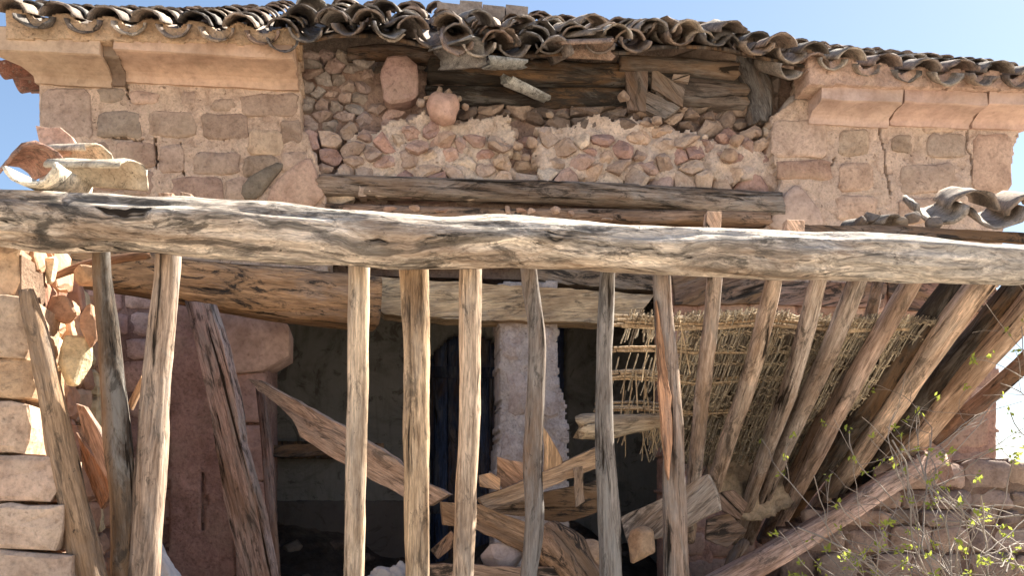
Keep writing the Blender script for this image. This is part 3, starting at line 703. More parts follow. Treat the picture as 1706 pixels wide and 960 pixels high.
for r in range(9):
    v = vE+r*.37
    for c in range(ncol+1):
        u = uL+c*pitch; px = FAC.px(u, vE, 5.4)[0]
        mess = 1.0 if 480 < px < 1240 else (.45 if px > 1240 else .3)
        for flip in (True, False):
            uu = u+(pitch/2 if flip else 0)+R.gauss(0, .018)*mess*1.6; vv = v+R.gauss(0, .02)*(1+2.5*mess)
            if flip: vv -= .02
            z = roofz(uu, vv); s = math.atan2(roofz(uu, vv+.2)-z, .2)
            if flip: z += .075
            else: z += .055+R.uniform(0, .03)*mess
            rows.append((r, uu, vv, z+.012, s-.055+R.gauss(0, .03)*mess, flip, R.gauss(0, .06)*(.5+1.3*mess), R.gauss(0, .09)*mess))
rows.sort(key=lambda q: q[0])
for (r, uu, vv, z, s, flip, yaw, roll) in rows[:]:
    if r == 0 and R.random() < .0: continue
    if r >= 1 and ntile >= 240: 
        save = ntile; ntile = 999; put_tile(uu, vv, z, s, flip, yaw, roll); ntile = save
    else: put_tile(uu, vv, z, s, flip, yaw, roll)
# mortar bedding that fills the waves of the eave tiles over the cornices
def bedding(xa, xb, ybot, col):
    v = vE+.10; ua, ub = FAC.uz(xa, ybot[0], v)[0], FAC.uz(xb, ybot[1], v)[0]; n = 70; top = []; bot = []
    for i in range(n+1):
        u = ua+(ub-ua)*i/n; t = i/n; x = xa+(xb-xa)*t
        top.append((u, roofz(u, v)+.025+.085*abs(math.cos(math.pi*(u-uL)/pitch))**1.2)); bot.append((u, FAC.uz(x, ybot[0]+(ybot[1]-ybot[0])*t, v)[1]))
    panel('eave_mortar', FAC, top+bot[::-1], v, .3, .014, MORT, H, col, .02, (), .015, 6, .012, True)
bedding(10, 498, (64, 74), C(208, 168, 124))
bedding(1345, 1716, (140, 150), C(196, 158, 136))
# heaped and slipped tiles over the collapsed middle of the eave
for (x, y, v, flip, yaw, roll, s) in [(505, 30, -.35, False, .2, .1, .35), (520, 16, .1, False, .25, 0, .4), (598, 30, -.3, False, -.25, .1, .4), (640, 22, -.1, False, -.2, .1, .4), (560, 40, -.4, False, -.2, .1, .3), (470, 62, -.5, True, .1, 0, .4),
        (762, 66, -.6, True, .0, .1, .75), (795, 88, -.55, False, .9, .5, .1), (745, 44, -.4, False, -.3, .1, .4), (800, 40, -.25, False, .2, .1, .5), (845, 70, -.5, False, .3, .1, .3), (870, 50, -.3, False, .1, -.2, .5), (905, 60, -.3, False, .5, .1, .4), (955, 60, -.3, False, .2, .1, .4), (990, 46, -.1, False, .1, .1, .5),
        (1000, 72, -.45, False, .9, .1, .2), (1050, 70, -.4, False, -.2, 0, .5), (1112, 52, -.35, False, .1, 0, .15), (1168, 74, -.3, False, 0, 0, .7), (1208, 78, -.3, False, 0, 0, .8), (1096, 62, -.3, False, .2, .1, .6), (880, 78, -.45, False, -.4, .2, .3), (930, 84, -.5, False, .2, .1, .2), (650, 44, -.4, True, .2, .2, .5), (680, 52, -.4, False, .5, .1, .3), (1020, 88, -.5, False, 1.3, .1, .1), (1320, 110, -.4, True, .3, .1, .5), (1360, 112, -.4, False, .2, .1, .4)]:
    u, z = FAC.uz(x, y, v); put_tile(u, v, z, s, flip, yaw, roll, 1.0)
# a broken tile dangling below the eave, and tile ends along the left gable
u, z = FAC.uz(846, 122, -.1); put_tile(u, -.1, z, -.2, True, -1.15, .5, .95, 1, C(190, 185, 175))
u, z = FAC.uz(808, 95, -.45); put_tile(u, -.45, z, .1, True, -1.3, .2, .8, 2, C(150, 145, 135))
zg = ZF(30, 84, -.34)+.10
box('gable_eave', FAC, u0-.30, u0+.05, .05, .62, zg-.04, zg+.22, CORN, RF, C(150, 100, 80), .01)
for i in range(4):
    put_tile(u0-.36, .10+i*.17, zg-.02+R.uniform(-.02, .02), 0.1, i % 2 == 0, -math.pi/2, R.uniform(-.1, .1), .9, None, C(150, 92, 70))
put_tile(uL-.02, vE+.02, roofz(uL, vE)+.12, .9, False, .4, .2, .8, 3, C(120, 105, 92))
# ridge of tiles past the limit
me = mesh('tile_stack', STV, STF, True); o = link('upper_tiles', me, TILE, RF, C(135, 112, 96)); tag(o, kind='stuff'); place(o, Matrix.Identity(4))
# boards under the tiles
vs = []; fs = []; NU, NV = 60, 8
for i in range(NU+1):
    for j in range(NV+1):
        u = uL+(uR-.1-uL)*i/NU; v = vE+.15+(vB+.3-vE-.15)*j/NV
        vs.append(FAC.w(u, v, roofz(u, v)-.035))
nn = len(vs)
vs += [q-Vector((0, 0, .035)) for q in vs]
for i in range(NU):
    for j in range(NV):
        a = i*(NV+1)+j; b = a+NV+1; fs.append((a, b, b+1, a+1)); fs.append((nn+a, nn+a+1, nn+b+1, nn+b))
    a = i*(NV+1); b = a+NV+1; fs.append((a, nn+a, nn+b, b))
o = link('roof_deck', mesh('roof_deck', vs, fs), WOODD, RF, C(90, 74, 62)); place(o, Matrix.Identity(4))
# back slope so the roof is closed from behind
vs = []; fs = []
for i in range(NU+1):
    u = uL+(uR-uL)*i/NU; z = roofz(u, vB+.3)
    vs += [FAC.w(u, vB+.3, z-.02), FAC.w(u, vB+3.2, z-1.7)]
for i in range(NU): fs.append((2*i, 2*i+2, 2*i+3, 2*i+1))
o = link('back_slope', mesh('back_slope', vs, fs), TILE, RF, C(135, 112, 96)); place(o, Matrix.Identity(4))
# low chimney on the ridge
uc0, zc0 = FAC.uz(728, 6, 1.6); uc1, _ = FAC.uz(880, 6, 1.6)
for i in range(4):
    a = uc0+(uc1-uc0)*i/4; box('chimney_block', FAC, a+.008, a+(uc1-uc0)/4-.008, 1.6, 1.95, zc0-.4, zc0+.04+R.uniform(-.03, .03), STONE, RF, vary(C(150, 134, 122), .1), .01)

# ------------------------------------------------------------------ front log
TOP = [(-80, 306), (0, 312), (100, 318), (200, 325), (300, 328), (400, 338), (500, 346), (600, 351), (700, 358), (800, 362), (900, 366), (1000, 370), (1100, 375), (1200, 379), (1300, 384), (1400, 390), (1500, 395), (1600, 401), (1706, 408), (1800, 412)]
BOT = [(-80, 404), (0, 410), (100, 418), (200, 420), (300, 430), (400, 431), (500, 436), (600, 438), (700, 448), (800, 448), (900, 446), (1000, 452), (1100, 458), (1200, 462), (1300, 465), (1400, 467), (1500, 470), (1600, 471), (1706, 473), (1800, 474)]
def logY(x): 
    t = (x+80)/1880; return 1/((1-t)/4.68+t/5.42)
pts, rad = [], []
for (x, a), (_, b) in zip(TOP, BOT):
    pts.append(W(x, (a+b)/2, logY(x))); rad.append((b-a)/2/F*logY(x)*.97)
LOGM = wood_mat('old_log', .5, .55, .7, True)
log = timber('log_beam', pts, rad, LOGM, None, C(236, 218, 200), 44, 320, 0, 1.0, .22, 1.5, .2, .12)
tag(log, 'long weathered tree trunk beam running across the whole porch front', 'beam')

# ------------------------------------------------------------------ poles hanging from the log
PG = 'rafter poles hanging down behind the front log'
def YL(x, d=.2): return logY(x)+d
ph = dict(seg=14, st=44, amp=.14, ridges=.14)
cr = C(224, 194, 160); 
pole('rafter_pole', [(44, 483), (60, 545), (75, 610), (105, 760), (150, 960), (175, 1080)], [22, 34, 38, 44, 52, 50], (4.75, 5.0), WOOD, C(176, 140, 104), 'short split post leaning on the left block pillar, its top end free', 'post', PG, sq=.4, **ph)
pole('rafter_pole', [(168, 400), (172, 480), (182, 560), (188, 640), (200, 760), (206, 880), (204, 1100)], [28, 30, 34, 42, 50, 40, 36], (YL(168), 5.2), WOODG, C(98, 84, 73), 'dark gnarled bark-grey pole beside the left pillar', 'pole', PG, **ph)
pole('rafter_pole', [(280, 400), (276, 480), (264, 600), (252, 760), (240, 960), (232, 1100)], [40, 42, 44, 48, 48, 50], (YL(280), 5.2), WOOD, C(190, 160, 136), 'broad pale pole right of the dark gnarled one, lit along its right edge', 'pole', PG, sq=.3, **ph)
pole('rafter_pole', [(598, 410), (598, 540), (597, 640), (592, 800), (590, 960), (588, 1150)], [36, 36, 34, 34, 33, 33], (YL(598), 5.35), WOOD, cr, 'straight cream pole in front of the doorway, left of the split one', 'pole', PG, **ph)
pole('rafter_pole', [(690, 420), (691, 520), (694, 620), (694, 780), (695, 960), (694, 1150)], [50, 48, 44, 41, 40, 40], (YL(690), 5.35), WOOD, C(226, 188, 142), 'thick yellowish pole split lengthwise near its top', 'pole', PG, sq=.35, **ph)
pole('rafter_pole', [(785, 420), (783, 540), (781, 700), (776, 860), (772, 960), (768, 1150)], [36, 37, 36, 36, 36, 36], (YL(785), 5.3), WOOD, C(218, 186, 154), 'smooth cream pole standing before the blue interior', 'pole', PG, **ph)
pole('rafter_pole', [(878, 420), (884, 480), (894, 560), (892, 660), (887, 770), (890, 870), (880, 960), (860, 1100)], [26, 28, 30, 30, 30, 32, 30, 30], (YL(880), 5.5), WOODG, C(140, 130, 126), 'crooked grey pole in front of the pale stone pier', 'pole', PG, **ph)
pole('rafter_pole', [(1012, 420), (1010, 500), (1006, 620), (1008, 760), (1014, 860), (1018, 960), (1022, 1120)], [27, 28, 27, 32, 36, 38, 38], (YL(1010), 5.5), WOODG, C(146, 136, 130), 'rough grey pole just left of the torn cane lattice', 'pole', PG, **ph)
STRIPED = pole('rafter_pole', [(1102, 425), (1104, 500), (1112, 600), (1120, 700), (1122, 800), (1127, 960), (1130, 1120)], [28, 30, 34, 36, 38, 42, 42], (YL(1103), 5.5), WOODG, C(172, 148, 134), 'grey pole with an orange bare strip, in front of the cane lattice', 'pole', PG, **ph)
board('bark_strip', [(1094, 500), (1104, 560), (1118, 660), (1122, 740), (1114, 800), (1104, 740), (1098, 640)], 5.27, .06, WOOD, C(226, 160, 108), parent=STRIPED)
# the fallen rafters on the right run from the log back to the house wall
RG = 'squared rafters slumped against the house under the cane mat'
rr = dict(seg=16, st=30, amp=.08, ridges=.06, sq=.8, depth=1.1)
pole('fallen_rafter', [(1192, 440), (1184, 540), (1170, 660), (1158, 780), (1148, 900)], [26, 26, 26, 24, 20], (5.32, 7.4), WOODG, C(200, 176, 162), 'thin brownish rafter directly right of the orange-stripped pole', 'rafter', RG, seg=12, st=30, amp=.12)
pole('fallen_rafter', [(1292, 445), (1278, 520), (1246, 640), (1214, 730), (1180, 840)], [28, 30, 30, 28, 26], (5.36, 7.6), WOOD, C(224, 194, 172), 'tan rafter bowed to the left across the middle of the cane mat', 'rafter', RG, seg=12, st=30, amp=.1)
pole('fallen_rafter', [(1368, 445), (1345, 540), (1318, 640), (1280, 740), (1225, 900)], [25, 27, 27, 25, 20], (5.4, 8.0), WOODG, C(194, 176, 166), 'grey rafter, left one of the close grey pair crossing the cane mat', 'rafter', RG, **rr)
pole('fallen_rafter', [(1436, 450), (1400, 540), (1352, 650), (1300, 760), (1245, 900)], [27, 30, 28, 25, 22], (5.42, 8.1), WOOD, C(190, 172, 162), 'grey rafter, right one of the close grey pair crossing the cane mat', 'rafter', RG, **rr)
pole('fallen_rafter', [(1530, 450), (1478, 540), (1420, 640), (1352, 770), (1285, 895)], [28, 30, 30, 27, 25], (5.46, 8.2), WOOD, C(224, 192, 176), 'pinkish rafter at the right edge of the cane mat', 'rafter', RG, **rr)
pole('fallen_rafter', [(1652, 450), (1590, 530), (1520, 630), (1430, 762), (1352, 865)], [42, 41, 37, 34, 30], (5.48, 8.2), WOOD, C(234, 198, 170), 'widest tan squared rafter slumped to the right of the cane mat', 'rafter', RG, **rr)
pole('fallen_rafter', [(1762, 450), (1690, 540), (1610, 630), (1520, 740), (1400, 860)], [44, 42, 41, 37, 31], (5.5, 8.2), WOOD, C(240, 200, 170), 'orange-tan squared rafter reaching the right edge of the picture', 'rafter', RG, **rr)
pole('fallen_rafter', [(1800, 500), (1720, 590), (1640, 665), (1530, 752), (1470, 800)], [28, 28, 27, 27, 23], (5.6, 8.2), WOOD, C(120, 90, 78), 'dark outermost rafter with sky showing beneath it on the right', 'rafter', RG, **rr)
pole('fallen_rafter', [(1600, 460), (1520, 570), (1440, 680), (1350, 800), (1300, 880)], [34, 40, 40, 36, 32], (5.75, 8.25), WOODD, C(64, 54, 46), 'near-black timber added as painted shade left of the widest tan rafter', 'rafter', RG, **rr)  # added timber; its dark colour paints the shaded gap beside the tan rafter
pole('fallen_rafter', [(1705, 460), (1620, 570), (1520, 690), (1450, 780), (1380, 860)], [34, 40, 40, 36, 32], (5.75, 8.25), WOODD, C(70, 58, 50), 'near-black timber added as painted shade between the two widest tan rafters', 'rafter', RG, **rr)  # another added dark timber, shade of the gap put into its colour
pole('fallen_rafter', [(1465, 460), (1440, 560), (1390, 660), (1330, 780), (1270, 900)], [18, 22, 24, 24, 20], (5.8, 8.2), WOODG, C(130, 106, 94), 'thin rafter stub tucked behind the pinkish rafter', 'rafter', RG, seg=12, st=24, amp=.12)
# lower right fallen beam
pole('fallen_beam', [(1560, 762), (1480, 806), (1400, 858), (1300, 918), (1180, 985)], [39, 39, 40, 44, 48], (7.1, 5.6), WOOD, C(204, 166, 150), 'long pinkish beam sloping down along the bottom right, in front of the block wall', 'beam', seg=20, st=30, amp=.06, sq=.6, ridges=.04)
# planks behind the front poles
board('leaning_plank', [(306, 500), (350, 505), (372, 575), (392, 660), (402, 740), (432, 850), (456, 975), (460, 1120), (420, 1120), (406, 975), (372, 830), (352, 700), (332, 600)], (300, 6.9, 460, 6.4), .07, WOODG, C(176, 148, 140), 'pinkish-grey plank with a long crack leaning against the pink wall', 'plank')
pole('thin_post', [(432, 640), (444, 740), (452, 860), (460, 975), (466, 1100)], [14, 18, 18, 18, 18], (7.5, 7.2), WOOD, C(150, 112, 98), 'thin brown post beside the doorway jamb', 'post', seg=10, st=20, amp=.06, sq=.5)
board('diagonal_plank', [(410, 630), (430, 634), (575, 712), (660, 765), (712, 808), (748, 824), (716, 845), (690, 838), (620, 800), (560, 766), (500, 728), (488, 700), (470, 682), (428, 650)], (410, 7.2, 748, 6.3), .05, WOOD, C(206, 168, 138), 'broken plank slanting down across the doorway with a pointed top end', 'plank')
# inner lintel of the porch
fb = []
pole('inner_beam', [(120, 444), (220, 456), (380, 482), (500, 496), (626, 508)], [70, 72, 84, 92, 92], (6.9, 7.75), WOODD, C(196, 144, 84), 'heavy stained orange-brown timber above the doorway, behind the log', 'beam', seg=24, st=40, amp=.05, sq=.75, ridges=.05)
pole('short_stick', [(88, 462), (150, 440), (250, 424)], [10, 16, 14], (5.4, 5.6), WOOD, C(176, 128, 92), 'thin reddish stick wedged under the left end of the log', 'stick', seg=8, st=12, amp=.1)

# ------------------------------------------------------------------ debris in the doorway
board('debris_plank', [(737, 836), (800, 842), (880, 872), (960, 910), (975, 944), (930, 948), (860, 915), (795, 884), (737, 876)], (737, 5.9, 975, 6.1), .07, WOOD, C(196, 158, 120), 'plank with split holes lying low behind the smooth cream pole', 'plank')
board('debris_plank', [(796, 832), (860, 806), (930, 776), (1000, 742), (1010, 765), (1000, 778), (930, 806), (870, 836), (812, 852)], (796, 6.3, 1010, 6.6), .06, WOOD, C(208, 166, 122), 'tan plank rising to the right between the two crooked grey poles', 'plank')
board('debris_plank', [(800, 846), (880, 826), (1000, 800), (1010, 850), (940, 872), (880, 862), (815, 856)], (796, 6.55, 1010, 6.8), .05, WOODD, C(176, 140, 106), 'dark stained board under the tan rising plank', 'board')
board('debris_block', [(798, 792), (816, 788), (834, 800), (832, 818), (800, 812)], 6.3, .12, WOOD, C(226, 170, 112), 'small orange timber block on the plank end by the smooth cream pole', 'block')
board('debris_block', [(828, 762), (872, 772), (880, 806), (840, 820), (829, 800)], 6.5, .1, WOOD, C(214, 158, 110), 'larger orange timber block leaning on the foot of the pale pier', 'block')
board('wood_shard', [(906, 712), (914, 722), (936, 764), (940, 790), (905, 800)], 6.5, .04, WOOD, C(224, 176, 120), 'upright pointed tan shard right of the crooked grey pole', 'shard')
board('wood_shard', [(955, 780), (970, 778), (974, 836), (960, 846)], 6.45, .04, WOOD, C(178, 152, 130), 'narrow pale upright shard hanging over the stained board', 'shard')
board('debris_board', [(1033, 862), (1090, 838), (1178, 792), (1190, 810), (1199, 850), (1130, 886), (1048, 914), (1040, 890)], (1033, 6.2, 1199, 5.8), .04, WOOD, C(196, 180, 166), 'wide pale weathered board crossing behind the orange-stripped pole', 'board')
pole('log_stub', [(962, 712), (1010, 712), (1060, 706), (1100, 700)], [40, 44, 30, 22], (6.4, 6.5), WOOD, C(196, 174, 142), 'frayed pale log stub beside the torn cane lattice', 'log', seg=14, st=14, amp=.25, ends=.8)
pole('frayed_log', [(905, 890), (930, 920), (960, 955), (1000, 1010)], [60, 90, 70, 60], (6.0, 5.7), WOODD, C(172, 136, 104), 'frayed brown log end low behind the crooked grey pole', 'log', seg=16, st=14, amp=.25, ridges=.2)
board('debris_plank', [(700, 940), (860, 946), (960, 948), (960, 985), (700, 985)], 5.75, .06, WOODD, C(170, 140, 118), 'flat plank lying along the bottom edge of the doorway debris', 'plank')
board('debris_plank', [(716, 916), (752, 886), (764, 902), (730, 934)], 6.2, .05, WOODD, C(170, 128, 96), 'small dark plank end between the split pole and the smooth cream pole', 'plank')
board('debris_board', [(1192, 826), (1222, 816), (1246, 840), (1232, 868), (1204, 852)], 7.0, .05, WOOD, C(184, 150, 128), 'small brownish board tilted right of the wide pale board', 'board')
board('debris_board', [(1178, 866), (1214, 856), (1246, 884), (1212, 914), (1176, 900)], 6.8, .05, WOODD, C(140, 112, 92), 'dark square board under the small tilted one', 'board')
pole('short_stick', [(1240, 905), (1222, 930), (1205, 985)], [20, 22, 22], (6.3, 6.0), WOODG, C(120, 100, 86), 'short dark stick standing beside the fallen beam at the bottom', 'stick', seg=8, st=10)
boulder('loose_stone', W(834, 928, 6.1), (.17, .15, .12), BLOCK, C(176, 160, 160), None, (0, .1, .3), 'lavender-grey stone lying in the debris behind the smooth cream pole', 'stone')
boulder('loose_stone', W(1068, 912, 6.0), (.12, .1, .16), STONE, C(206, 164, 120), None, (.1, .3, .3), 'tan stone at the foot of the orange-stripped pole', 'stone')
boulder('loose_stone', W(985, 925, 6.0), (.10, .1, .12), STONE, C(200, 160, 120), None, (.1, .3, .3), 'small tan stone left of the rough grey pole foot', 'stone')
# debris heap on the porch floor (loose earth and stone)
vs = []; fs = []; n = 70
for i in range(n+1):
    for j in range(36):
        x = -3.0+i*6.4/n; y = 5.45+j*.085
        h = .85*math.exp(-((y-6.9)/.9)**2)*(.6+.4*math.exp(-((x-.9)/1.5)**2)+.35*math.exp(-((x-2.3)/.8)**2))
        h += .12*nz((x*2.5, y*2.5, 1))+.06*nz((x*7, y*7, 3)); vs.append((x, y, max(-.04, h-.02)))
for i in range(n):
    for j in range(35):
        a = i*36+j; fs.append((a, a+36, a+37, a+1))
o = link('rubble_heap', mesh('rubble_heap', vs, fs), EARTH, None, C(130, 108, 90)); tag(o, 'heap of collapsed earth and stones on the porch floor', 'rubble', kind='stuff')
# pale cloth / sacks
def sack(c, s, col, label, rz=0, dr=.25):
    bm = bmesh.new(); bmesh.ops.create_icosphere(bm, subdivisions=5, radius=1); s0 = R.uniform(0, 50)
    for v in bm.verts:
        p = v.co; k = 1+dr*nz(p*1.6+Vector((s0, 0, 0)))+.30*abs(nz(Vector((p.x*3.5, p.y*3.5, p.z*1.6))+Vector((0, s0, 0))))-.16*abs(nz(p*8)); v.co = Vector((p.x*s[0], p.y*s[1], p.z*s[2]))*k
    m = bpy.data.meshes.new('sack'); bm.to_mesh(m); bm.free(); m.polygons.foreach_set('use_smooth', [True]*len(m.polygons))
    o = link('cloth_sack', m, CLOTH, None, col); o.matrix_basis = Matrix.Translation(c) @ Matrix.Rotation(rz, 4, 'Y'); tag(o, label, 'sack'); return o
sack(W(272, 985, 5.9), (.13, .2, .42), C(196, 194, 198), 'crumpled white sack slumped behind the broad pale pole', -.45)
sack(W(668, 990, 6.1), (.22, .2, .2), C(168, 162, 160), 'pale grey sack behind the foot of the thick split pole', .2)
sack(W(730, 965, 5.95), (.12, .15, .09), C(170, 160, 158), 'small pale sack between the split pole and the smooth cream pole', .2)

# ------------------------------------------------------------------ left pillar of stacked blocks, and end wall behind it
PF = Frame(math.atan(.12), 5.1)
PL = empty('block_pillar', PF.w(-3.0, 0, 0)); tag(PL, 'stack of squared sandstone blocks holding up the left end of the log', 'pillar')
bc = [C(206, 168, 128), C(196, 162, 128), C(200, 158, 112), C(214, 178, 146), C(202, 166, 140), C(210, 178, 152), C(196, 162, 136)]
ys = [(408, 488, 30, .1), (490, 595, 48, .0), (598, 663, 58, .03), (666, 755, 48, .02), (758, 835, 90, .0), (838, 918, 104, -.02), (921, 990, 118, -.03), (993, 1070, 122, -.03), (1073, 1150, 124, -.03), (1153, 1230, 126, -.03), (1233, 1310, 126, -.03)]
def blockp(x0, y0, x1, y1, v, col, dep, parent, fr, nm='block', jit=2.0, mat=STONE):
    return pstone(nm, fr, rect(x0+.5, y0+.5, x1-.5, y1-.5, jit*1.4), v, dep, mat, parent, vary(col, .04), bulge=.014, inset=.012, rnd='a', jit=.005, tilt=.04)
for i, (a, b, xr, v) in enumerate(ys):
    blockp(-95, a, xr, b, v, bc[i % 7], .5, PL, PF)
    blockp(-240, a+3, -98, b+1, v+.02, bc[(i+3) % 7], .5, PL, PF)
box('core', PF, PF.uz(-235, 700)[0], PF.uz(20, 700)[0], .12, .45, 0, PF.uz(0, 414)[1], MORT, PL, C(140, 110, 85))
EW = empty('end_wall', PF.w(-3, .4, 0)); tag(EW, 'broken rubble end wall with sunlit stones behind the left pillar', 'wall')
EF = Frame(math.radians(106.8), P=(-2.74, 5.35, 0))       # runs back from the pillar towards the house
panel('mortar', EF, [(-.3, 0), (2.6, 0), (2.6, 3.1), (-.3, 3.0)], .06, .3, .03, MORT, EW, C(176, 132, 98), .04, (), .04, uv=True)
EWc = [C(206, 150, 104), C(190, 134, 96), C(214, 164, 118), C(176, 122, 92), C(226, 196, 140)]
z = .02; 
while z < 2.98:
    h = R.uniform(.16, .3); u = -.3
    while u < 2.5:
        wd = R.uniform(.22, .5)
        P = [(u+.012+R.uniform(0, .02), z+.01), (u+wd/2, z+R.uniform(0, .02)), (u+wd-.012, z+.01+R.uniform(0, .02)), (u+wd-.012, z+h/2), (u+wd-.015, z+h-.015), (u+wd/2, z+h-.01), (u+.012, z+h-.015-R.uniform(0, .02)), (u+.012, z+h/2)]
        stone('stone', EF, P, R.uniform(-.05, .03), .14, BLOCK, EW, vary(R.choice(EWc), .1), bulge=.02, inset=.012, rnd='a', jit=.010, tilt=.25); u += wd
    z += h
for (x, y, s, col, l) in [(126, 600, (.095, .1, .18), C(236, 214, 160), 0), (84, 448, (.04, .06, .1), C(236, 216, 172), 0), (110, 512, (.11, .1, .11), C(196, 138, 98), 0), (24, 452, (.12, .1, .13), C(186, 148, 120), 0), (152, 545, (.07, .1, .16), C(206, 150, 106), 0), (146, 460, (.1, .1, .07), C(214, 168, 120), 0)]:
    boulder('stone', W(x, y, 5.25), s, STONE, col, EW, (0, .1, .2), sub=3)
board('wood_wedge', [(128, 672), (142, 678), (182, 748), (180, 800), (160, 770), (138, 722)], 5.5, .05, WOOD, C(184, 150, 132), 'pinkish broken board wedged between the split post and the dark gnarled pole', 'board')
board('wood_wedge', [(126, 720), (180, 792), (182, 830), (168, 850), (140, 780)], 5.6, .05, WOOD, C(180, 122, 78), 'orange-brown board under the pinkish one, left of the dark gnarled pole', 'board')
board('wood_peg', [(234, 626), (240, 640), (218, 684), (212, 672)], 5.25, .03, WOOD, C(196, 148, 100), 'small orange peg sticking up between the gnarled pole and the broad pale pole', 'peg')

# ------------------------------------------------------------------ right garden wall
GF = Frame(math.atan(-.02), 7.3)
GWt = empty('block_wall', GF.w(3.4, 0, 0)); tag(GWt, 'low shaded wall of rough stone blocks behind the shrub at bottom right', 'wall')
panel('mortar', GF, [(1290, 900), (1380, 850), (1480, 800), (1560, 772), (1640, 768), (1900, 776), (1900, 1160), (1290, 1160)], .04, .4, .04, MORT, GWt, C(120, 92, 80), .04)
def gskip(x, y): return y < 905-(x-1290)*.55+ (0 if x < 1500 else 200) and x < 1500
courses(GF, 1300, 768, 1860, 1150, (24, 50), (34, 100), -.02, RUB, [C(146, 122, 112), C(158, 132, 120), C(134, 112, 104), C(168, 140, 126)], GWt, 'block', gskip, .03, .2, 2.0, 5, .3)
board('broken_slab', [(1520, 742), (1552, 736), (1580, 760), (1592, 800), (1560, 812), (1524, 790)], 7.2, .12, STONE, C(140, 106, 92), 'dark broken stone slab leaning on the block wall under the outermost rafter', 'slab')
# earth folds below the mat
LF = Frame(math.atan(.25), 7.0)
o = panel('earth_layer', LF, [(1196, 742), (1240, 728), (1290, 700), (1340, 692), (1372, 720), (1352, 790), (1310, 850), (1262, 872), (1222, 834), (1190, 800)], 0, .14, .018, EARTH, None, C(206, 178, 144), .11, (), .05, 3.5)
tag(o, 'folded brown layer of roof earth sagging below the cane mat', 'earth layer')

# ------------------------------------------------------------------ cane mat
MT = empty('cane_mat', W(1250, 640, 6.6)); tag(MT, 'torn mat of dry woven cane sagging behind the slumped rafters', 'cane mat')
def mat_pt(a, b):
    """a 0..1 left to right, b 0..1 top to bottom of the mat, on the slumped rafter plane"""
    x = -0; X = .78+2.25*a; Y = 5.95+1.75*b; Zt = 2.78-.56*(Y-5.95)-.03*a
    Xs = X+.0*b-(.12*b*(1-a))
    return Vector((Xs, Y+.05*nz((X*2, b*3, 0)), Zt+.06*nz((X*1.5, b*4, 7))+.02))
class MB:
    def __init__(s): s.v = []; s.f = []
    def tube(s, pts, r, seg=4):
        b0 = len(s.v); n = len(pts)
        for i, p in enumerate(pts):
            d = (pts[min(i+1, n-1)]-pts[max(i-1, 0)]); B = basis(d)
            for q in range(seg):
                a = 2*math.pi*q/seg; s.v.append(p+B.col[0]*math.cos(a)*r+B.col[1]*math.sin(a)*r)
        for i in range(n-1):
            for q in range(seg):
                a = b0+i*seg+q; b = b0+i*seg+(q+1) % seg; s.f.append((a, b, b+seg, a+seg))
    def build(s, name, mat, parent, col, kind=None):
        o = link(name, mesh(name, s.v, s.f), mat, parent, col); place(o, Matrix.Identity(4))
        if kind: o['kind'] = kind
        return o
def dens(a, b):   # holes in the torn left end
    return not (a < .16 and (.13 < b < .30 or .36 < b < .52 or .62 < b))
def torn(a, b):
    if a < .17: return (.10 < b < .29) or (.36 < b < .52) or b > .60
    lo = .76+.2*min(1, (a-.17)/.3)+.05*nz((a*14, 1, 2))
    return b > lo
cs = [MB() for _ in range(4)]
for i in range(420):                                                  # close-laid canes following the rafters, in short overlapping lengths
    a = .0+.93*i/419; b = -.02
    while b < .98:
        L = R.uniform(.10, .26); b1 = b+L
        if not torn(a, (b+b1)/2) and not (a < .17 and R.random() < .6) and R.random() < .95 and nz((a*9, b*7, 3)) > -.42:
            off = R.choice((0, .012, -.012, .024)); sl = R.gauss(0, .006)
            cs[R.choice((0, 0, 1, 1, 2, 3))].tube([mat_pt(a+sl*t+R.gauss(0, .0012), b+(b1-b)*t)+Vector((0, off*1.0+R.gauss(0, .004), off+R.gauss(0, .004))) for t in (0, .33, .66, 1)], R.uniform(.0035, .006))
        b = b1-R.uniform(0, .03)
for m_, n_, c_ in zip(cs, ('cane_strands', 'grey_cane_strands', 'dark_cane_strands', 'pale_cane_strands'), (C(218, 202, 174), C(202, 192, 174), C(150, 138, 122), C(240, 228, 204))): m_.build(n_, CANE, MT, c_, 'stuff')
mb = MB()
bb = 0.0
while bb < .95:                                                       # weft bands woven across
    for j in range(5):
        o_ = R.gauss(0, .008); a = .0 if bb < .06 else .17
        while a < .90:
            L = R.uniform(.03, .09)
            if not torn(a+.02, bb) and R.random() < .8:
                mb.tube([mat_pt(a+L*k/4, bb+o_+R.gauss(0, .003))+Vector((0, (-.02 if k % 2 else .012), (-.016 if k % 2 else .01))) for k in range(5)], R.uniform(.0035, .006))
            a += L*.9
    bb += .082
mb.build('weft_strands', CANE, MT, C(226, 204, 168), 'stuff')
for b in (.03, .33, .55, .17):                                         # cane bundles
    for j in range(7 if b != .17 else 3):
        mb = MB(); o_ = Vector((0, R.uniform(-.03, .02), R.uniform(-.035, .035))); e = R.uniform(.18, .5) if b != .03 else R.uniform(.5, .9)
        s = R.uniform(-.05, -.01)
        mb.tube([mat_pt(s+(e-s)*k/10, b)+o_+Vector((0, 0, R.gauss(0, .004))) for k in range(11)], R.uniform(.007, .012), 6)
        mb.build('cane', CANE, MT, vary(C(214, 182, 138), .15))
mb = MB()
for i in range(26):                                                   # loose hanging strands in the torn part
    a = R.uniform(.02, .17); b0 = R.choice([.0, .03, .3, .33, .55]); q = mat_pt(a, b0); L = R.uniform(.15, .45); sx = R.gauss(-.04, .06)
    mb.tube([q+Vector((sx*t, R.uniform(-.02, .02), -L*t)) for t in (0, .3, .6, 1)], R.uniform(.003, .006))
